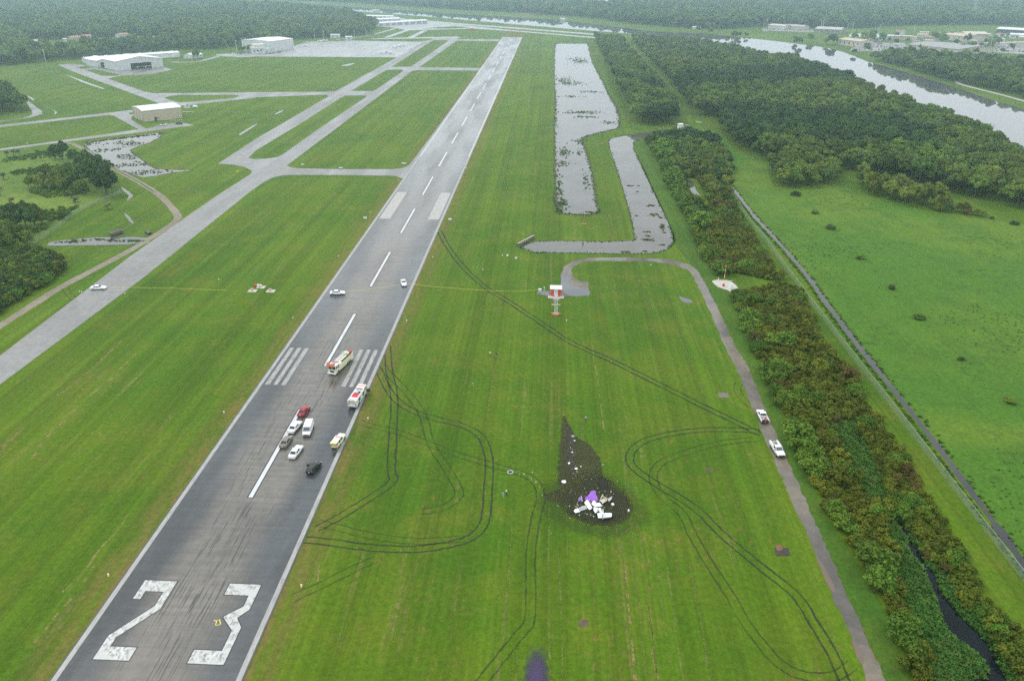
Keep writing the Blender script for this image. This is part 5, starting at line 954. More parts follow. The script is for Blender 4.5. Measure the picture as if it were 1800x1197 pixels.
# ------------------------------------------------------------------ people
def person(px, heading, label, shirt, trousers, pose='stand', hat=None, h=1.76, z=.0, bag=None):
    q = G(*px); e = empty('person', (q.x, q.y, z), heading); tag(e, label, 'person')
    bm = bmesh.new(); sk = bm.verts.layers.skin.verify(); V = {}
    def v(n, co, r, root=False):
        a = bm.verts.new(Vector(co)*(h/1.76)); a[sk].radius = (r, r*.9) if isinstance(r, float) else r; a[sk].use_root = root; V[n] = a
    st = .24 if pose == 'walk' else .04; bend = .28 if pose == 'bend' else 0.
    v('pel', (0, 0, .96), (.17, .13), True); v('wst', (bend*.3, 0, 1.1), (.15, .11)); v('chs', (bend*.8, 0, 1.32), (.19, .125)); v('nkb', (bend*1.25, 0, 1.47), (.09, .08)); v('nck', (bend*1.4+.01, 0, 1.54), .055); v('hd1', (bend*1.6+.02, 0, 1.64), (.085, .095)); v('hd2', (bend*1.7+.02, 0, 1.73), (.07, .08)); v('nose', (bend*1.65+.115, 0, 1.63), .016)
    E = [('pel', 'wst'), ('wst', 'chs'), ('chs', 'nkb'), ('nkb', 'nck'), ('nck', 'hd1'), ('hd1', 'hd2'), ('hd1', 'nose')]
    for s, n in ((1, 'l'), (-1, 'r')):
        f = st*s; v(n+'hip', (0, .1*s, .9), .1); v(n+'kn', (f*.7+.03, .11*s, .5), .066); v(n+'an', (f-.02, .11*s, .09), .045); v(n+'to', (f+.16, .12*s, .04), .04); E += [('pel', n+'hip'), (n+'hip', n+'kn'), (n+'kn', n+'an'), (n+'an', n+'to')]
        b = bend; g = -f*.9+(.25 if pose == 'reach' else 0); v(n+'sh', (b, .2*s, 1.42), .065); v(n+'el', (b+g*.4, .27*s, 1.13), .046); v(n+'wr', (b+g+.08, .26*s, .9+(.12 if pose == 'reach' else 0)), .03); v(n+'pm', (b+g+.1, .26*s, .83+(.12 if pose == 'reach' else 0)), .034)
        E += [('chs', n+'sh'), (n+'sh', n+'el'), (n+'el', n+'wr'), (n+'wr', n+'pm')]
        p = V[n+'pm'].co/(h/1.76)
        for i, (dx, ln) in enumerate(((-.03, .07), (-.01, .085), (.012, .08), (.032, .065))): k = n+'f%d' % i; v(k, (p.x+dx+.02, p.y, p.z-ln), .009); E.append((n+'pm', k))
        v(n+'th', (p.x+.055, p.y-.01*s, p.z+.01), .01); E.append((n+'pm', n+'th'))
    for a, b in E: bm.edges.new((V[a], V[b]))
    me = bpy.data.meshes.new('body'); bm.to_mesh(me); bm.free(); tmp = bpy.data.objects.new('body', me); COL.objects.link(tmp)
    md = tmp.modifiers.new('skin', 'SKIN'); md.use_smooth_shade = True; tmp.modifiers.new('sub', 'SUBSURF').levels = 1
    dg = bpy.context.evaluated_depsgraph_get(); m2 = bpy.data.meshes.new_from_object(tmp.evaluated_get(dg)); bpy.data.objects.remove(tmp)
    m2.materials.clear()
    for mt in (shirt, trousers, M['skin'], M['charcoal']): m2.materials.append(mt)
    k = h/1.76
    for p in m2.polygons:
        c = p.center/k; p.use_smooth = True; arm = abs(c.y) > .2 and c.z > .7
        p.material_index = 2 if (c.z > 1.52 or (arm and c.z < (1.2 if not bag else .92))) else 3 if c.z < .1 else 1 if (c.z < .98 and not arm) else 0
    link('body', m2, e)
    mb = MB(); hx = bend*1.7*k; mb.ball((hx+.0, 0, 1.71*k), (.115, .1, .1) if not hat else (.15, .14, .12)); mb.build('hair' if not hat else 'hat', hat or M['hair'], e)
    return e
person((861.5, 626.5), 2.2, 'person in a white shirt and dark red shorts crossing the grass', M['whitecloth'], M['redcloth'], 'walk')
person((872.5, 629), -1.4, 'person in a dark top and pale trousers beside the white shirted one', M['charcoal'], M['khaki'], 'walk')
person((831.5, 681), -1.8, 'person in grey clothes walking alone on the grass', M['greycloth'], M['khaki'], 'walk')
person((1029.5, 741), 1.2, 'person in a pale blue shirt standing right of the burnt strip', M['bluecloth'], M['navy'], 'stand', h=1.82)
person((884, 875), -1.2, 'person in grey overalls left of the white shirted one near the wreck', M['greycloth'], M['greycloth'], 'walk')
person((890, 870.5), .6, 'person in a white shirt and dark trousers near the wreck', M['whitecloth'], M['charcoal'], 'stand')
person((593, 792), 1.4, 'person in pink bending at the open tailgate of the command car', M['pinkcloth'], M['khaki'], 'bend', z=.05)
person((638.5, 695.5), 2.4, 'firefighter in a yellow jacket beside the white fire engine', M['yelcloth'], M['charcoal'], 'stand', M['yelcloth'], z=.03)
person((632.5, 685), .2, 'firefighter in a pale helmet in front of the white fire engine', M['yelcloth'], M['charcoal'], 'stand', M['whitecloth'], z=.05)

# ------------------------------------------------------------------ wreckage
def sheet(pts, th=.06, lift=.25, seed=0, fold=.25):
    """crumpled plate from an outline in pixels"""
    rng = random.Random(seed); P = [Vector((p.x, p.y, 0)) for p in GS(pts)]; c = sum(P, Vector())/len(P); mb = MB(); n = len(P)
    mid = [c.lerp(p, .55)+Vector((rng.uniform(-.1, .1), rng.uniform(-.1, .1), lift+rng.uniform(0, fold))) for p in P]; rim = [p+Vector((0, 0, lift*.5+rng.uniform(0, fold))) for p in P]; cc = c+Vector((0, 0, lift+fold*.7))
    vs = rim+mid+[cc]+[p-Vector((0, 0, th)) for p in rim]; fs = [(i, (i+1) % n, n+(i+1) % n, n+i) for i in range(n)]+[(n+i, n+(i+1) % n, 2*n) for i in range(n)]+[((i+1) % n, i, 2*n+1+i, 2*n+1+(i+1) % n) for i in range(n)]
    return mb.add([v-c for v in vs], fs), c
def Wp(x, y): return (980+x/11.97, 840+y/11.97)
def wreck(name, outline, label, mat, seed, lift=.25, fold=.3, th=.08, group='large pieces of the burnt aircraft', extra=None):
    mb, c = sheet([Wp(*p) for p in outline], th, lift, seed, fold); o = mb.build(name, mat, None, (c.x, c.y, 0)); tag(o, label, 'wreckage', group); return o
wreck('wreckage_piece', [(560, 545), (620, 490), (665, 520), (720, 620), (735, 650), (680, 690), (640, 660)], 'white upturned wing panel on the left of the wreck', M['white'], 1, .45, .3)
wreck('wreckage_piece', [(710, 560), (750, 510), (800, 540), (830, 560), (870, 640), (800, 640), (740, 610)], 'white crumpled skin panel in the middle of the wreck', M['white'], 2, .6, .35)
wreck('wreckage_piece', [(820, 550), (890, 548), (910, 590), (945, 605), (900, 630), (840, 630)], 'white skin panel at the right of the wreck middle', M['white'], 3, .4, .3)
wreck('wreckage_piece', [(760, 640), (850, 640), (860, 700), (830, 740), (795, 770), (755, 710)], 'white drooping skin panel below the wreck middle', M['white'], 4, .35, .3)
# left wing stub: charred frame with white tip
e = put('wing_wreckage', Wp(500, 680), 'scorched wing section with a white tip pointing left', 'wreckage', 'large pieces of the burnt aircraft'); o0 = G(*Wp(500, 680))
def loc(x, y, z=0.): p = G(*Wp(x, y)); return Vector((p.x-o0.x, p.y-o0.y, z))
mb, c = sheet([Wp(*p) for p in ((340, 705), (375, 670), (430, 655), (480, 690), (470, 730), (380, 745))], .1, .3, 5, .15); mb.build('wing_tip', M['white'], e, tuple(Vector((c.x-o0.x, c.y-o0.y, 0))))
mb, c = sheet([Wp(*p) for p in ((430, 650), (520, 600), (600, 590), (650, 640), (600, 670), (480, 700))], .06, .18, 6, .12); mb.build('wing_skin', M['offwhite'], e, tuple(Vector((c.x-o0.x, c.y-o0.y, 0))))
for k in range(6): a = 440+k*32; MB().tube(loc(a, 655-k*9, .42), loc(a+25, 715-k*10, .3), .05, .05, 5).build('wing_rib', M['dkgrey'], e)
MB().tube(loc(365, 620, .2), loc(450, 595, .3), .06, .05, 6).build('spar', M['tan'], e)
e = put('burnt_wreckage', Wp(960, 480), 'burnt cream fuselage frame at the upper right of the wreck', 'wreckage', 'large pieces of the burnt aircraft'); o0 = G(*Wp(960, 480))
mb, c = sheet([Wp(*p) for p in ((875, 480), (930, 460), (1000, 435), (1050, 460), (1040, 500), (985, 530), (940, 560), (925, 525))], .08, .3, 8, .2); mb.build('floor_pan', M['cream'], e, tuple(Vector((c.x-o0.x, c.y-o0.y, 0))))
for a, b in (((900, 480), (950, 400)), ((950, 400), (955, 460)), ((1050, 490), (1145, 445)), ((980, 440), (1040, 480)), ((1000, 510), (1030, 530))): MB().tube(loc(*a, .5), loc(*b, .65), .12, .1, 6).build('frame_tube', M['cream'] if a[0] > 1000 else M['tan'], e)
mb, c = sheet([Wp(*p) for p in ((1060, 480), (1135, 435), (1148, 455), (1080, 505))], .08, .4, 9, .15); mb.build('strut_fairing', M['white'], e, tuple(Vector((c.x-o0.x, c.y-o0.y, 0))))
# tail: boom, stabiliser, fin
e = put('tail_wreckage', Wp(945, 830), 'white aircraft tail with both stabilisers lying nearest the camera', 'wreckage', 'large pieces of the burnt aircraft'); o0 = G(*Wp(945, 830))
for nm, pts in (('stabiliser', ((960, 790), (1120, 790), (1140, 805), (1132, 868), (955, 892))), ('stabiliser', ((830, 795), (920, 790), (935, 830), (930, 890), (855, 893)))):
    q = [loc(x, y) for x, y in pts]; mb = MB(); mb.prism(q, .55, .72); mb.build(nm, M['white'], e)
q = [loc(940, 780), loc(952, 780), loc(958, 892), loc(942, 892)]; MB().prism(q, .3, 1.7).build('fin', M['white'], e)
mb = MB(); a, b = loc(880, 690, .5), loc(945, 830, .6); mb.tube(a, b, .38, .22, 10); mb.build('tail_boom', M['offwhite'], e); MB().tube(loc(915, 650, .3), loc(880, 740, .3), .1, .08, 6).build('control_rod', M['tan'], e); MB().tube(loc(850, 690, .3), loc(890, 770, .35), .06, .05, 6).build('cable', M['dkgrey'], e)
# burnt engine heap with powder
e = put('engine_heap', Wp(485, 470), 'powder dusted burnt engine heap left of the purple patch', 'wreckage', 'large pieces of the burnt aircraft')
for k in range(9): a = k*.7; MB().tube((math.cos(a)*.5, math.sin(a)*.8, .1), (math.cos(a+2)*.4, math.sin(a+2)*.7, .5+.1*(k % 3)), .1, .07, 6).build('burnt_pipe', (M['dkgrey'], M['purple'], M['offwhite'])[k % 3], e)
MB().ball((0, 0, .25), (.4, .6, .3)).build('engine_block', M['purple'], e)
P = wobble(smooth(GS([Wp(*p) for p in ((600, 400), (650, 360), (690, 290), (740, 260), (800, 280), (820, 360), (850, 430), (830, 480), (760, 490), (690, 490), (620, 460), (570, 440))]), 3, True), .1, .35)
c = sum(P, Vector())/len(P); mb = MB(); n = len(P); vs = [p-c+Vector((0, 0, .03)) for p in P]+[(p-c)*.6+Vector((random.uniform(-.1, .1), random.uniform(-.1, .1), .14+.1*random.random())) for p in P]+[Vector((0, 0, .22))]
mb.add(vs, [(i, (i+1) % n, n+(i+1) % n, n+i) for i in range(n)]+[(n+i, n+(i+1) % n, 2*n) for i in range(n)]); tag(mb.build('extinguisher_powder', M['purple'], None, (c.x, c.y, 0)), 'heap of purple extinguishing powder on the wreck', 'powder', kind='stuff')
def frag(px, s, label, mat, seed, group=None, flat=.5):
    q = G(*px); rng = random.Random(seed); mb = MB(); k = 7; vs = []
    for z in (0, 1): vs += [(math.cos(2*math.pi*i/k)*s*rng.uniform(.5, 1.1)*(1 if z == 0 else .8), math.sin(2*math.pi*i/k)*s*rng.uniform(.5, 1.1)*(1 if z == 0 else .8), .02+z*s*flat*rng.uniform(.5, 1.2)) for i in range(k)]
    mb.add(vs, [(i, (i+1) % k, k+(i+1) % k, k+i) for i in range(k)]+[tuple(range(k, 2*k))]); o = mb.build('debris', mat, None, (q.x, q.y, 0), seed); return tag(o, label, 'debris', group, 'thing')
frag(Wp(140, 85), .62, 'largest white fragment left of the wreck, with a notched edge', M['white'], 11)
frag((1000, 814.5), .42, 'white fragment at the upper left of the scorched patch', M['white'], 12); frag((1012.5, 824.5), .48, 'white wedge shaped fragment in the middle of the scorched patch', M['white'], 13)
frag((1021, 820), .22, 'sliver of white right of the wedge fragment', M['white'], 14); frag((1006, 795), .26, 'narrow white fragment high on the burnt strip', M['white'], 15); frag((1007, 766.5), .55, 'flat grey fragment near the top of the burnt strip', M['grey'], 16, flat=.15)
frag((1105, 898), .3, 'small white box fragment right of the wreck', M['white'], 17, flat=1.2); frag(Wp(1165, 560), .5, 'pinkish dish shaped fragment at the right of the wreck', M['whitecloth'], 18)
frag((1010, 775), .3, 'bent pale strip below the grey fragment', M['offwhite'], 19)
GD = [Wp(570, 220), Wp(1000, 280), Wp(880, 305), Wp(840, 210), Wp(1260, 75), Wp(600, 300), Wp(15, 590), Wp(980, 625), Wp(1005, 730), Wp(620, 760), Wp(580, 740), Wp(700, 755), Wp(760, 810), Wp(655, 465), Wp(820, 495), Wp(600, 30), Wp(320, 5), Wp(290, 265), (1008, 832), (1012, 836), (1026, 837), (1014, 829), (1003, 787), (1006, 824), (1060, 817), (969, 937), (1040, 842), Wp(1125, 290), Wp(1040, 375), Wp(410, 620), Wp(960, 710)]
for i, p in enumerate(GD): frag(p, .08+.09*((i*7) % 5)/5, 'tiny pale scrap scattered over the scorched grass', M['cream'] if i % 3 else M['white'], 30+i, 'small scraps round the wreck')
for i in range(60):
    a = random.uniform(0, 6.28); r = abs(random.gauss(0, 1)); frag((1040+38*r*math.cos(a)*.8, 888+22*r*math.sin(a)*.8), random.uniform(.06, .17), 'crumb of burnt metal strewn close round the main wreck', M[('dkgrey', 'white', 'purple', 'tan', 'dkgrey')[i % 5]], 200+i, 'burnt crumbs round the main wreck')
for i in range(26): frag((random.gauss(1004, 4)+i*.5, 750+i*3.6), random.uniform(.06, .14), 'crumb of debris strewn down the burnt strip', M[('dkgrey', 'grey', 'tan')[i % 3]], 300+i, 'crumbs down the burnt strip')
for i, p in enumerate(((908, 829.5), (913, 834), (921, 833), (931, 838), (934, 841), (942, 847), (948, 856), (953, 870), (936, 830))): frag(p, .12+.06*(i % 3), 'pale foam scrap along the curved tyre track left of the wreck', M['greycloth'], 70+i, 'scraps along the curved track', .2)
q = G(897, 830.5); mb = MB(); n = 18; vs = []
for i in range(n):
    t = 2*math.pi*i/n; rr = .62
    for j in range(5): u = 2*math.pi*j/5; vs.append(((rr+.14*math.cos(u))*math.cos(t), (rr+.14*math.cos(u))*math.sin(t), .14+.12*math.sin(u)))
mb.add(vs, [(i*5+j, ((i+1) % n)*5+j, ((i+1) % n)*5+(j+1) % 5, i*5+(j+1) % 5) for i in range(n) for j in range(5)]); tag(mb.build('hose_ring', M['greycloth'], None, (q.x, q.y, 0)), 'pale ring of coiled hose on the tyre track left of the wreck', 'hose')

# ------------------------------------------------------------------ buildings
def shed(name, fl, fr, depth, h, rise, wall, roof, label, cat='building', group=None, along=True, opening=None, doors=(), windows=0, over=.35, world=None):
    """gabled building; fl/fr: pixels of the two visible front ground corners; along: ridge runs along the front"""
    a, b = G(*fl), G(*fr); d = b-a; Wd = d.length; e = empty(name, (a.x, a.y, 0), math.atan2(d.y, d.x)); tag(e, label, cat, group)
    D = depth; t = .3
    rz = (lambda y: h+rise*(1-abs(2*y/D-1))) if along else None; rx = (lambda x: h+rise*(1-abs(2*x/Wd-1)))
    def wallp(nm, q): mb = MB(); n = len(q); mb.add(q, [tuple(range(n))]); return mb.build(nm, wall, e)
    top = [(0, h)] if along else [(0, h), (Wd/2, h+rise)]
    if opening:
        u0, u1, oh = opening; x0, x1 = u0*Wd, u1*Wd
        wallp('wall', [(0, 0, 0), (x0, 0, 0), (x0, 0, rx(x0) if not along else h), (0, 0, h)]); wallp('wall', [(x1, 0, 0), (Wd, 0, 0), (Wd, 0, h), (x1, 0, rx(x1) if not along else h)])
        q = [(x0, 0, oh), (x1, 0, oh), (x1, 0, rx(x1) if not along else h)]+([(Wd/2, 0, h+rise)] if not along and x0 < Wd/2 < x1 else [])+[(x0, 0, rx(x0) if not along else h)]; wallp('wall', q)
        MB().box(((x0+x1)/2, D/2, .06), (Wd-.8, D-.8, .05)).build('floor', M['carpark'], e)
        MB().box(((x0+x1)/2, .1, oh-.15), (x1-x0, .5, .3)).build('lintel', roof, e)
    else: wallp('wall', [(0, 0, 0), (Wd, 0, 0), (Wd, 0, h)]+([] if along else [(Wd/2, 0, h+rise)])+[(0, 0, h)])
    wallp('wall', [(Wd, D, 0), (0, D, 0), (0, D, h)]+([] if along else [(Wd/2, D, h+rise)])+[(Wd, D, h)])
    wallp('wall', [(0, D, 0), (0, 0, 0), (0, 0, h)]+([(0, D/2, h+rise)] if along else [])+[(0, D, h)]); wallp('wall', [(Wd, 0, 0), (Wd, D, 0), (Wd, D, h)]+([(Wd, D/2, h+rise)] if along else [])+[(Wd, 0, h)])
    o = over
    for s in (0, 1):
        if along: y0, y1 = (-o, D/2) if s == 0 else (D+o, D/2); q = [Vector((-o, y0, h+.05)), Vector((Wd+o, y0, h+.05)), Vector((Wd+o, y1, h+rise+.05)), Vector((-o, y1, h+rise+.05))]
        else: x0, x1 = (-o, Wd/2) if s == 0 else (Wd+o, Wd/2); q = [Vector((x0, -o, h+.05)), Vector((x0, D+o, h+.05)), Vector((x1, D+o, h+rise+.05)), Vector((x1, -o, h+rise+.05))]
        mb = MB(); up = Vector((0, 0, t)); mb.add(q+[p+up for p in q], [(0, 1, 2, 3), (4, 5, 6, 7), (0, 1, 5, 4), (1, 2, 6, 5), (2, 3, 7, 6), (3, 0, 4, 7)]); mb.build('roof', roof, e)
    for (u, w, dh, mt, nm) in doors: MB().box((u*Wd, -.04, dh/2), (w, .12, dh)).build(nm, mt, e)
    for k in range(windows):
        x = Wd*(k+.5)/windows; wo = MB().box((x, -.03, h*.55), (min(2.2, Wd/windows*.5), .1, h*.28)).build('window', M['glass'], e); MB().box((x, -.1, h*.55-h*.16), (min(2.5, Wd/windows*.55), .2, .12)).build('sill', M['offwhite'], wo)
    e['_w'] = Wd; return e
b = shed('storage_hangar', (253.6, 215), (321, 207.6), 24, 7.6, 1.3, M['beige'], M['roofwhite'], 'beige metal hangar with white roof by the service road', 'hangar', doors=[(.3, 1.4, 2.6, M['dkgrey'], 'door'), (.3, 2.6, .25, M['rooftile'], 'canopy')])
for k in range(3): MB().box((-.05, 4+k*7, 3.2), (.12, 5.6, 6.2)).build('hangar_door', M['beige'], b)
for k in range(4): MB().box((-.12, 1.2+k*7, 3.2), (.1, .3, 6.4)).build('door_post', M['grey'], b)
MB().box((9.3, -1.2, 2.75), (2.4, 2.2, .15)).build('canopy', M['rooftile'], b)
MB().box((-.1, 1.5, 1.2), (.12, 1.2, 2.4)).build('door', M['rooftile'], b)
shed('open_hangar', (206, 125), (288, 118.2), 34, 9, 3.6, M['offwhite'], M['roofwhite'], 'largest white hangar with a wide dark doorway', 'hangar', None, False, (.3, .74, 6.6), over=.6)
shed('shade_hangar', (172.5, 119), (208, 116), 30, 6.5, 2.6, M['offwhite'], M['roofwhite'], 'white open fronted hangar half hidden left of the largest one', 'hangar', None, False, (.16, .95, 5.0), over=.6)
b = shed('row_hangar', (152.5, 112.5), (317, 100.7), 15, 5, 1.2, M['offwhite'], M['roofwhite'], 'very long low white row hangar behind the other hangars', 'hangar')
for k in range(9): MB().box((8+k*b['_w']/9.3, -.04, 2.1), (b['_w']/12, .12, 4.0)).build('hangar_door', M['white'], b)
for k in range(8): MB().box((12+k*b['_w']/8.5, 7.5, 6.6), (3, 1.2, .8)).build('roof_vent', M['white'], b)
shed('small_house', (338, 104), (356.5, 101.2), 12, 3.4, 2.2, M['offwhite'], M['roofwhite'], 'small white house with trees between the hangars', 'house', windows=3)
b = shed('large_hangar', (478, 91.8), (517, 86), 46, 12.5, 1.5, M['offwhite'], M['roofwhite'], 'tallest white hangar beside the wet apron', 'hangar', None, True)
for k in range(4): MB().box((b['_w']+.05, 6+k*9.5, 5), (.15, 8.6, 10)).build('hangar_door', M['offwhite'], b)
MB().box((b['_w']+.1, 36, 4.6), (.2, 8, 9)).build('open_bay', M['dkgrey'], b); MB().box((b['_w']+.1, 2.3, 5), (.2, .7, 10)).build('door_gap', M['dkgrey'], b)  # dark panels painted for the shade inside the open bay and door gap
b = shed('terminal_building', (445, 95), (468, 94), 26, 6.5, 1., M['offwhite'], M['cream'], 'low white terminal with dark windows left of the tallest hangar', 'building', windows=4); MB().box((b['_w']*.55, 10, 8.6), (12, 9, 3)).build('upper_floor', M['offwhite'], b); MB().box((b['_w']*.55, 10, 10.2), (13, 10, .3)).build('upper_roof', M['roofwhite'], b)
shed('annex_building', (466, 94.5), (481, 91.5), 18, 4.2, 1.6, M['offwhite'], M['roofgreen'], 'low annex with pale green canopy against the tallest hangar', 'building', windows=2)
shed('utility_building', (581, 67.8), (597, 67.8), 9, 4.8, .6, M['offwhite'], M['roofwhite'], 'larger white utility hut at the apron top edge', 'hut', windows=2); shed('utility_building', (608, 71.2), (619.5, 71), 8, 4.4, .6, M['offwhite'], M['roofwhite'], 'smaller white utility hut right at the apron top edge', 'hut', windows=1)
for i, (fl, fr, dp, h, l) in enumerate((((640, 41.5), (705, 38.5), 20, 5.5, 'upper long pale row hangar beyond the far forest edge'), ((664, 46.5), (752, 41), 16, 4.5, 'lower long pale row hangar beyond the far forest edge'), ((622, 32.5), (690, 34), 16, 4.5, 'farthest pale row hangar beyond the far forest edge'))):
    b = shed('far_row_hangar', fl, fr, dp, h, 1.5, M['offwhite'], M['roofwhite'], l, 'hangar', 'row hangars beyond the forest')
    for k in range(8): MB().box((b['_w']*(k+.5)/8, -.05, 2), (b['_w']/14, .15, 3.6)).build('hangar_door', M['grey'], b)
shed('approach_hut', (826.5, 54.5), (831.5, 54.5), 4, 4, .5, M['signalred'], M['white'], 'tiny red and white hut on the grass before the far runway', 'hut')
for fl, fr, dp, h, wl_, rf, l in (((1472.7, 79.5), (1510.7, 84), 26, 7.5, 'cream', 'tan', 'tan commercial building at the car park across the river'), ((1491, 71), (1547, 73.5), 60, 5, 'offwhite', 'roofgreen', 'wide low building with a pale green roof across the river'), ((1432, 58), (1477, 60), 45, 6, 'grey', 'concrete', 'wide grey roofed building behind the riverside trees'), ((1594, 87.5), (1682, 97), 75, 6.5, 'cream', 'grey', 'huge grey roofed store nearest the right bank forest'), ((1655, 69.5), (1697, 74), 40, 7, 'cream', 'tan', 'tan store with awnings across the river'), ((1697, 70), (1736, 70.5), 36, 8, 'tan', 'cream', 'cream stepped store right of the awning store'), ((1750, 60.5), (1812, 64), 30, 8, 'dkgrey', 'roofwhite', 'long white canopy roof at the far right'), ((1775, 68.5), (1815, 70), 20, 6, 'offwhite', 'roofwhite', 'white low building below the long canopy roof'), ((1622, 71.5), (1648, 73), 18, 5, 'offwhite', 'rooftile', 'small shop with a pinkish roof across the river'), ((1350, 50), (1378, 52), 24, 5, 'offwhite', 'cream', 'pale low building at the left end of the riverside lots'), ((1380, 51), (1410, 53), 24, 5, 'cream', 'concrete', 'second pale low building of the riverside lots'), ((1217, 51.5), (1229, 52), 10, 4, 'offwhite', 'roofwhite', 'tiny white shed on the far river bank'), ((985, 36.5), (992, 36.8), 10, 5, 'offwhite', 'roofwhite', 'tiny white house on the far bank beyond the runway'), ((918, 12), (972, 15.5), 50, 9, 'offwhite', 'roofwhite', 'long white warehouse in the far woods above the runway'), ((1016, 9), (1078, 9), 60, 9, 'cream', 'cream', 'pale warehouse in the far woods right of the white one'), ((1028, 15.5), (1036, 15.5), 20, 7, 'offwhite', 'roofwhite', 'small white house below the far pale warehouse'), ((1078, 15), (1087, 15), 20, 7, 'offwhite', 'roofwhite', 'small white house right of the far pale warehouse'), ((60, 80), (72, 79.5), 16, 5, 'cream', 'cream', 'leftmost pale house among the woods at left'), ((82, 78.5), (90, 78), 14, 5, 'offwhite', 'rooftile', 'house with a reddish roof among the woods at left'), ((128, 73.5), (146, 72.5), 18, 5, 'cream', 'rooftile', 'long pinkish house among the woods at left'), ((148, 72.8), (163, 72), 16, 6.5, 'offwhite', 'rooftile', 'taller pinkish house right of the long one'), ((214, 69), (228, 68), 16, 6, 'offwhite', 'rooftile', 'pale house deeper in the woods at left'), ((112, 74), (118, 73.8), 12, 5, 'offwhite', 'cream', 'small pale house between the reddish and pinkish ones'), ((272, 70.5), (282, 70), 14, 5, 'offwhite', 'cream', 'pale house above the row hangar roof'), ((1640, 8), (1660, 8), 40, 10, 'offwhite', 'roofwhite', 'white warehouse at the top right horizon'), ((1710, 9), (1750, 9.5), 40, 10, 'offwhite', 'roofwhite', 'long white warehouse at the top right corner'), ((655, 21), (664, 21.5), 8, 6, 'offwhite', 'roofwhite', 'white hut with a pointed roof on the far river bank'), ((598, 19), (605, 19), 8, 6, 'offwhite', 'roofwhite', 'white hut left of the pointed one on the river bank')):
    shed('distant_building', fl, fr, dp, h if dp > 15 else 3.2, min(2.5, dp*.08) if dp > 15 else .8, M[wl_], M[rf], l, 'building', windows=5 if dp > 15 and fl[1] > 55 else 0, over=.8)
for i in range(24):
    x = random.uniform(1500, 1795); y = 60+((x-1500)/300)*6+random.choice((0, 4, 9, 13, 17)); w = random.uniform(8, 20)
    shed('distant_building', (x, y), (x+w, y+.6), random.uniform(10, 22), random.uniform(3.5, 6), .8, M[random.choice(('offwhite', 'cream', 'tan', 'concrete'))], M[random.choice(('roofwhite', 'cream', 'concrete', 'tan', 'rooftile'))], 'one of the small low pale buildings scattered among the lots across the river', 'building', 'small pale buildings across the river')
struct('riverside_car_park', GS([(1493, 90), (1592, 92), (1598, 86), (1590, 76), (1511, 75)]), .03, M['carpark'], 'pale car park across the river')
struct('store_car_park', GS([(1640, 79), (1690, 84), (1745, 92), (1812, 97), (1812, 73), (1690, 75)]), .03, M['carpark'], 'pale car park before the far stores')
struct('lot_pavement', GS([(1340, 51), (1430, 53), (1430, 57.5), (1400, 56.5), (1340, 54.5)]), .03, M['carpark'], 'pale lots at the left of the far stores')
# parked cars across the river and by the hangars
PC = []
for nm in ('white', 'grey', 'dkgrey', 'taupe', 'redpaint', 'offwhite', 'navy'):
    mb = MB(); mb.loft([sec(-2.3, .8, .4, .8), sec(-2.1, .9, .28, .95), sec(1.9, .9, .28, .9), sec(2.3, .75, .4, .72)], 0); mb.add(frustum(-1.6, .95, .8, .9, -1., .2, .64, 1.42), FF, 1); PC.append(mb.mesh('parked_car', [M[nm], M['glass']]))
def pcar(x, y, rz, k, label, group): q = G(x, y); return tag(link('parked_car', PC[k % 7], None, (q.x, q.y, .03), rz), label, 'car', group)
for i in range(95):
    u, v = random.random(), random.randrange(5); x, y = 1500+88*u, 77.5+v*2.7+3*u*.4
    pcar(x, y, 1.3+random.choice((0, 3.14)), random.choice((0, 1, 2, 3, 5, 5, 0, 6, 4)), 'parked car in the crowded riverside car park', 'cars in the riverside car park')
for i in range(85):
    u, v = random.random(), random.randrange(5); x, y = 1665+140*u, 76+v*2.8+5*u
    pcar(x, y, 1.2+random.choice((0, 3.14)), random.choice((0, 1, 2, 3, 5, 0, 6, 4)), 'parked car in front of the far stores', 'cars at the far stores')
for i in range(22): pcar(1345+i*3.9, 53+random.uniform(0, 2), 1.4, i, 'parked car on the left riverside lots', 'cars on the left riverside lots')
for x, y, k, l in ((287.7, 221, 0, 'white car parked before the beige hangar'), (315, 218.4, 2, 'dark car parked before the beige hangar')): pcar(x, y, .5, k, l, None)
for i, (x, y) in enumerate(((462, 95), (468, 95.5), (474, 95), (480, 94.5), (486, 93.5), (470, 94), (492, 93), (410, 95), (417, 96), (423, 95.5), (405, 94.5), (429, 94.5))): pcar(x, y, .4+i, i, 'car parked by the terminal building', 'cars by the terminal')
e = put('gas_tank', (343.5, 190.5), 'white tank right of the beige hangar', 'tank'); MB().tube((-1.6, 0, 1.2), (1.6, 0, 1.2), 1., 1., 12).build('tank', M['white'], e); [MB().box((s, 0, .3), (.3, 1.6, .6)).build('saddle', M['grey'], e) for s in (-1, 1)]
e = put('generator', (329, 190.5), 'grey generator box behind the beige hangar', 'generator'); MB().box((0, 0, 1.1), (4, 2, 2.2)).build('case', M['offwhite'], e); MB().box((.6, 0, 2.4), (1.4, 1.6, .4)).build('vent', M['dkgrey'], e)
e = put('timber_stack', (331, 198), 'low stack of timber right of the beige hangar', 'timber'); [MB().box((0, -.6+.3*k, .25), (9, .25, .4)).build('board', M['tan'], e) for k in range(5)]
e = put('kerb_stones', (302, 212), 'row of pale stones before the beige hangar', 'stones'); [MB().ball((-7+k*1.6, .2*(k % 2), .2), (.55, .4, .35)).build('stone', M['cream'], e) for k in range(10)]
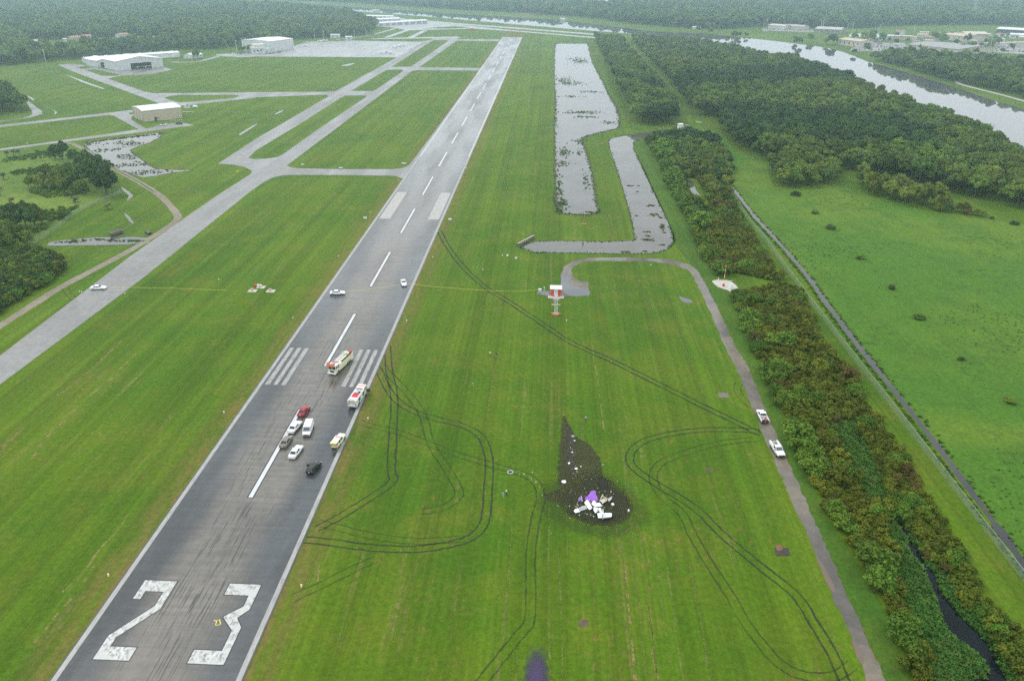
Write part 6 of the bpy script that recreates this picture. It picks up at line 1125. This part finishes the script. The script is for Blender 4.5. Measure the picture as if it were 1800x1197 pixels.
# light aircraft on the apron
def plane(x, y, rz, label, group='aircraft parked on the apron'):
    e = put('light_aircraft', (x, y), label, 'aircraft', group, rz); mb = MB()
    mb.loft([[(xx, w*math.cos(t), zc+hh*math.sin(t)) for t in (2*math.pi*i/10 for i in range(10))] for xx, w, zc, hh in ((2.6, .2, 1.3, .2), (2.2, .5, 1.35, .45), (1., .62, 1.5, .7), (-.6, .58, 1.55, .7), (-2.2, .35, 1.5, .4), (-5., .1, 1.55, .14))]); mb.build('fuselage', M['white'], e, smooth=True)
    MB().box((.5, 0, 2.3), (1.6, 11., .16)).build('wing', M['white'], e); MB().box((-4.7, 0, 1.6), (.9, 3.6, .1)).build('stabiliser', M['white'], e); MB().prism([Vector((-3.9, -.05, 0)), Vector((-5.1, -.05, 0)), Vector((-5.1, .05, 0)), Vector((-3.9, .05, 0))], 1.6, 3.0).build('fin', M['white'], e)
    MB().box((1.15, 0, 1.98), (.7, 1.05, .45)).build('windshield', M['glass'], e); MB().box((2.68, 0, 1.3), (.06, .12, 1.8)).build('propeller', M['dkgrey'], e)
    for s in (-1, 1): MB().tube((.2, s*.5, 1.0), (.1, s*1.2, .35), .06, .06, 6).build('gear_leg', M['grey'], e); MB().tube((.1, s*1.15, .25), (.1, s*1.3, .25), .25, .25, 10).build('wheel', M['black'], e)
    MB().tube((2.0, -.08, .22), (2.0, .08, .22), .22, .22, 10).build('wheel', M['black'], e); MB().tube((2., 0, .3), (2., 0, 1.), .05, .05, 6).build('gear_leg', M['grey'], e); return e
for i, (x, y, l) in enumerate(((671, 95, 'light aircraft at the lower left end of the parked line'), (680, 93.5, 'second light aircraft from the lower left of the parked line'), (687, 95, 'light aircraft at the near right of the parked line'), (692, 85, 'light aircraft in the middle of the parked line'), (698, 83, 'light aircraft right of the middle of the parked line'), (704, 81.5, 'second light aircraft from the upper right of the parked line'), (711, 82, 'light aircraft at the upper right end of the parked line'), (562.5, 74.5, 'light aircraft parked left at the apron top edge'), (570, 73.8, 'light aircraft parked right at the apron top edge'), (537, 82, 'light aircraft parked in front of the tallest hangar'))): plane(x, y, 2.4+.4*(i % 3), l)
for i, (x, y) in enumerate(((180, 117.5), (187, 117), (194, 116.5), (242, 121.5), (256, 120.5), (262, 119.5))): plane(x, y, 4.2+i*.3, 'aircraft in the doorway of the shade hangar' if i < 3 else 'aircraft standing at the doorway of the largest hangar', 'aircraft at the shade hangar' if i < 3 else 'aircraft at the largest hangar')
# poles and towers
def pole(x, y, h, label, group, arm=True):
    e = put('light_pole', (x, y), label, 'pole', group); MB().tube((0, 0, 0), (0, 0, h), .32, .22, 8).build('shaft', M['offwhite'], e)
    if arm: MB().box((0, 0, h), (2.6, .5, .4)).build('lamp_head', M['offwhite'], e)
for x, y, h in ((1391, 46, 15), (1398.7, 47, 18), (1442, 55, 17), (1445.5, 55, 20), (1488.7, 58, 14), (1497, 61, 20), (1544, 63, 17), (1541.5, 63, 12), (1602, 79, 24), (1732, 90, 16), (1738, 94, 20), (1342, 49.5, 13), (1347, 49.5, 15)): pole(x, y, h, 'tall pale light pole at the lots across the river', 'light poles across the river')
for x, y, h in ((553.5, 70, 14), (569, 68.5, 10), (585, 64, 9), (644, 63, 9), (623, 66, 8), (417, 94, 15), (427.5, 93, 17), (434, 94, 18)): pole(x, y, h, 'pale light pole round the apron and terminal', 'light poles at the apron')
pole(81, 111, 14, 'lone pale pole at the woods left of the hangars', None)
for x, y, h, l in ((1530, 25, 48, 'faint lattice pylon in the haze above the river bend'), (1708, 40, 42, 'faint lattice pylon in the haze at upper right'), (1376, 12, 45, 'faintest lattice pylon left of the other two')):
    e = put('power_pylon', (x, y), l, 'pylon'); mb = MB()
    for sx, sy in ((-1, -1), (1, -1), (1, 1), (-1, 1)): MB().tube((sx*4, sy*4, 0), (sx*.8, sy*.8, h), .3, .2, 5).build('tower_leg', M['galv'], e)
    for k in range(7):
        z0, z1 = h*k/7, h*(k+1)/7; w0, w1 = 4-3.2*k/7, 4-3.2*(k+1)/7; mb.tube((-w0, -w0, z0), (w1, -w1, z1), .15, .15, 4); mb.tube((w0, -w0, z0), (-w1, -w1, z1), .15, .15, 4)
    mb.build('bracing', M['galv'], e)
    for z in (.7, .84, .97): MB().box((0, 0, h*z), (16, .5, .5)).build('crossarm', M['galv'], e)
# small shed in the gap of the woods
e = put('pump_station', (1201, 226.5), 'white pump house with dark equipment at the end of the channel', 'hut', rz=.2); MB().box((-2.2, 0, 1.6), (3.2, 3.4, 3.2)).build('wall', M['white'], e); MB().box((-2.2, 0, 3.3), (3.6, 3.8, .25)).build('roof', M['roofwhite'], e); MB().box((2.3, .3, 1.5), (4.6, 2.6, .3)).build('deck', M['dkgrey'], e); [MB().tube((1+k*1.4, -.8, 0), (1+k*1.4, -.8, 1.6), .14, .14, 6).build('deck_post', M['dkgrey'], e) for k in range(3)]; MB().box((2.6, .2, 2.1), (2.4, 1.6, .9)).build('pump', M['grey'], e)
for i, (x, y) in enumerate(((1226, 217), (1231, 217.5), (1213, 207), (1266, 244))): e = put('warning_board', (x, y), 'small pale board on posts in the grass lane between the woods', 'board', 'boards in the grass lane'); MB().box((0, 0, 1.0), (1.6, .1, .9)).build('panel', M['white'] if i < 2 else M['tan'], e); [MB().tube((s, 0, 0), (s, 0, .6), .06, .06, 6).build('post', M['tan'], e) for s in (-.6, .6)]
# ------------------------------------------------------------------ haze
t = NT('humid_air'); pv = t.n('ShaderNodeVolumePrincipled', None, Color=(.66, .87, 1.), Density=HAZE); pv.inputs['Anisotropy'].default_value = .8; t.t.links.new(pv.outputs[0], t.out.inputs['Volume'])
hz = MB().box((0, 0, 56.5), (2*R_+200, 2*R_+200, 115)).build('haze', t.mat); tag(hz, 'pale humid haze over the airfield', 'haze', kind='stuff'); cy.volume_step_rate = 5
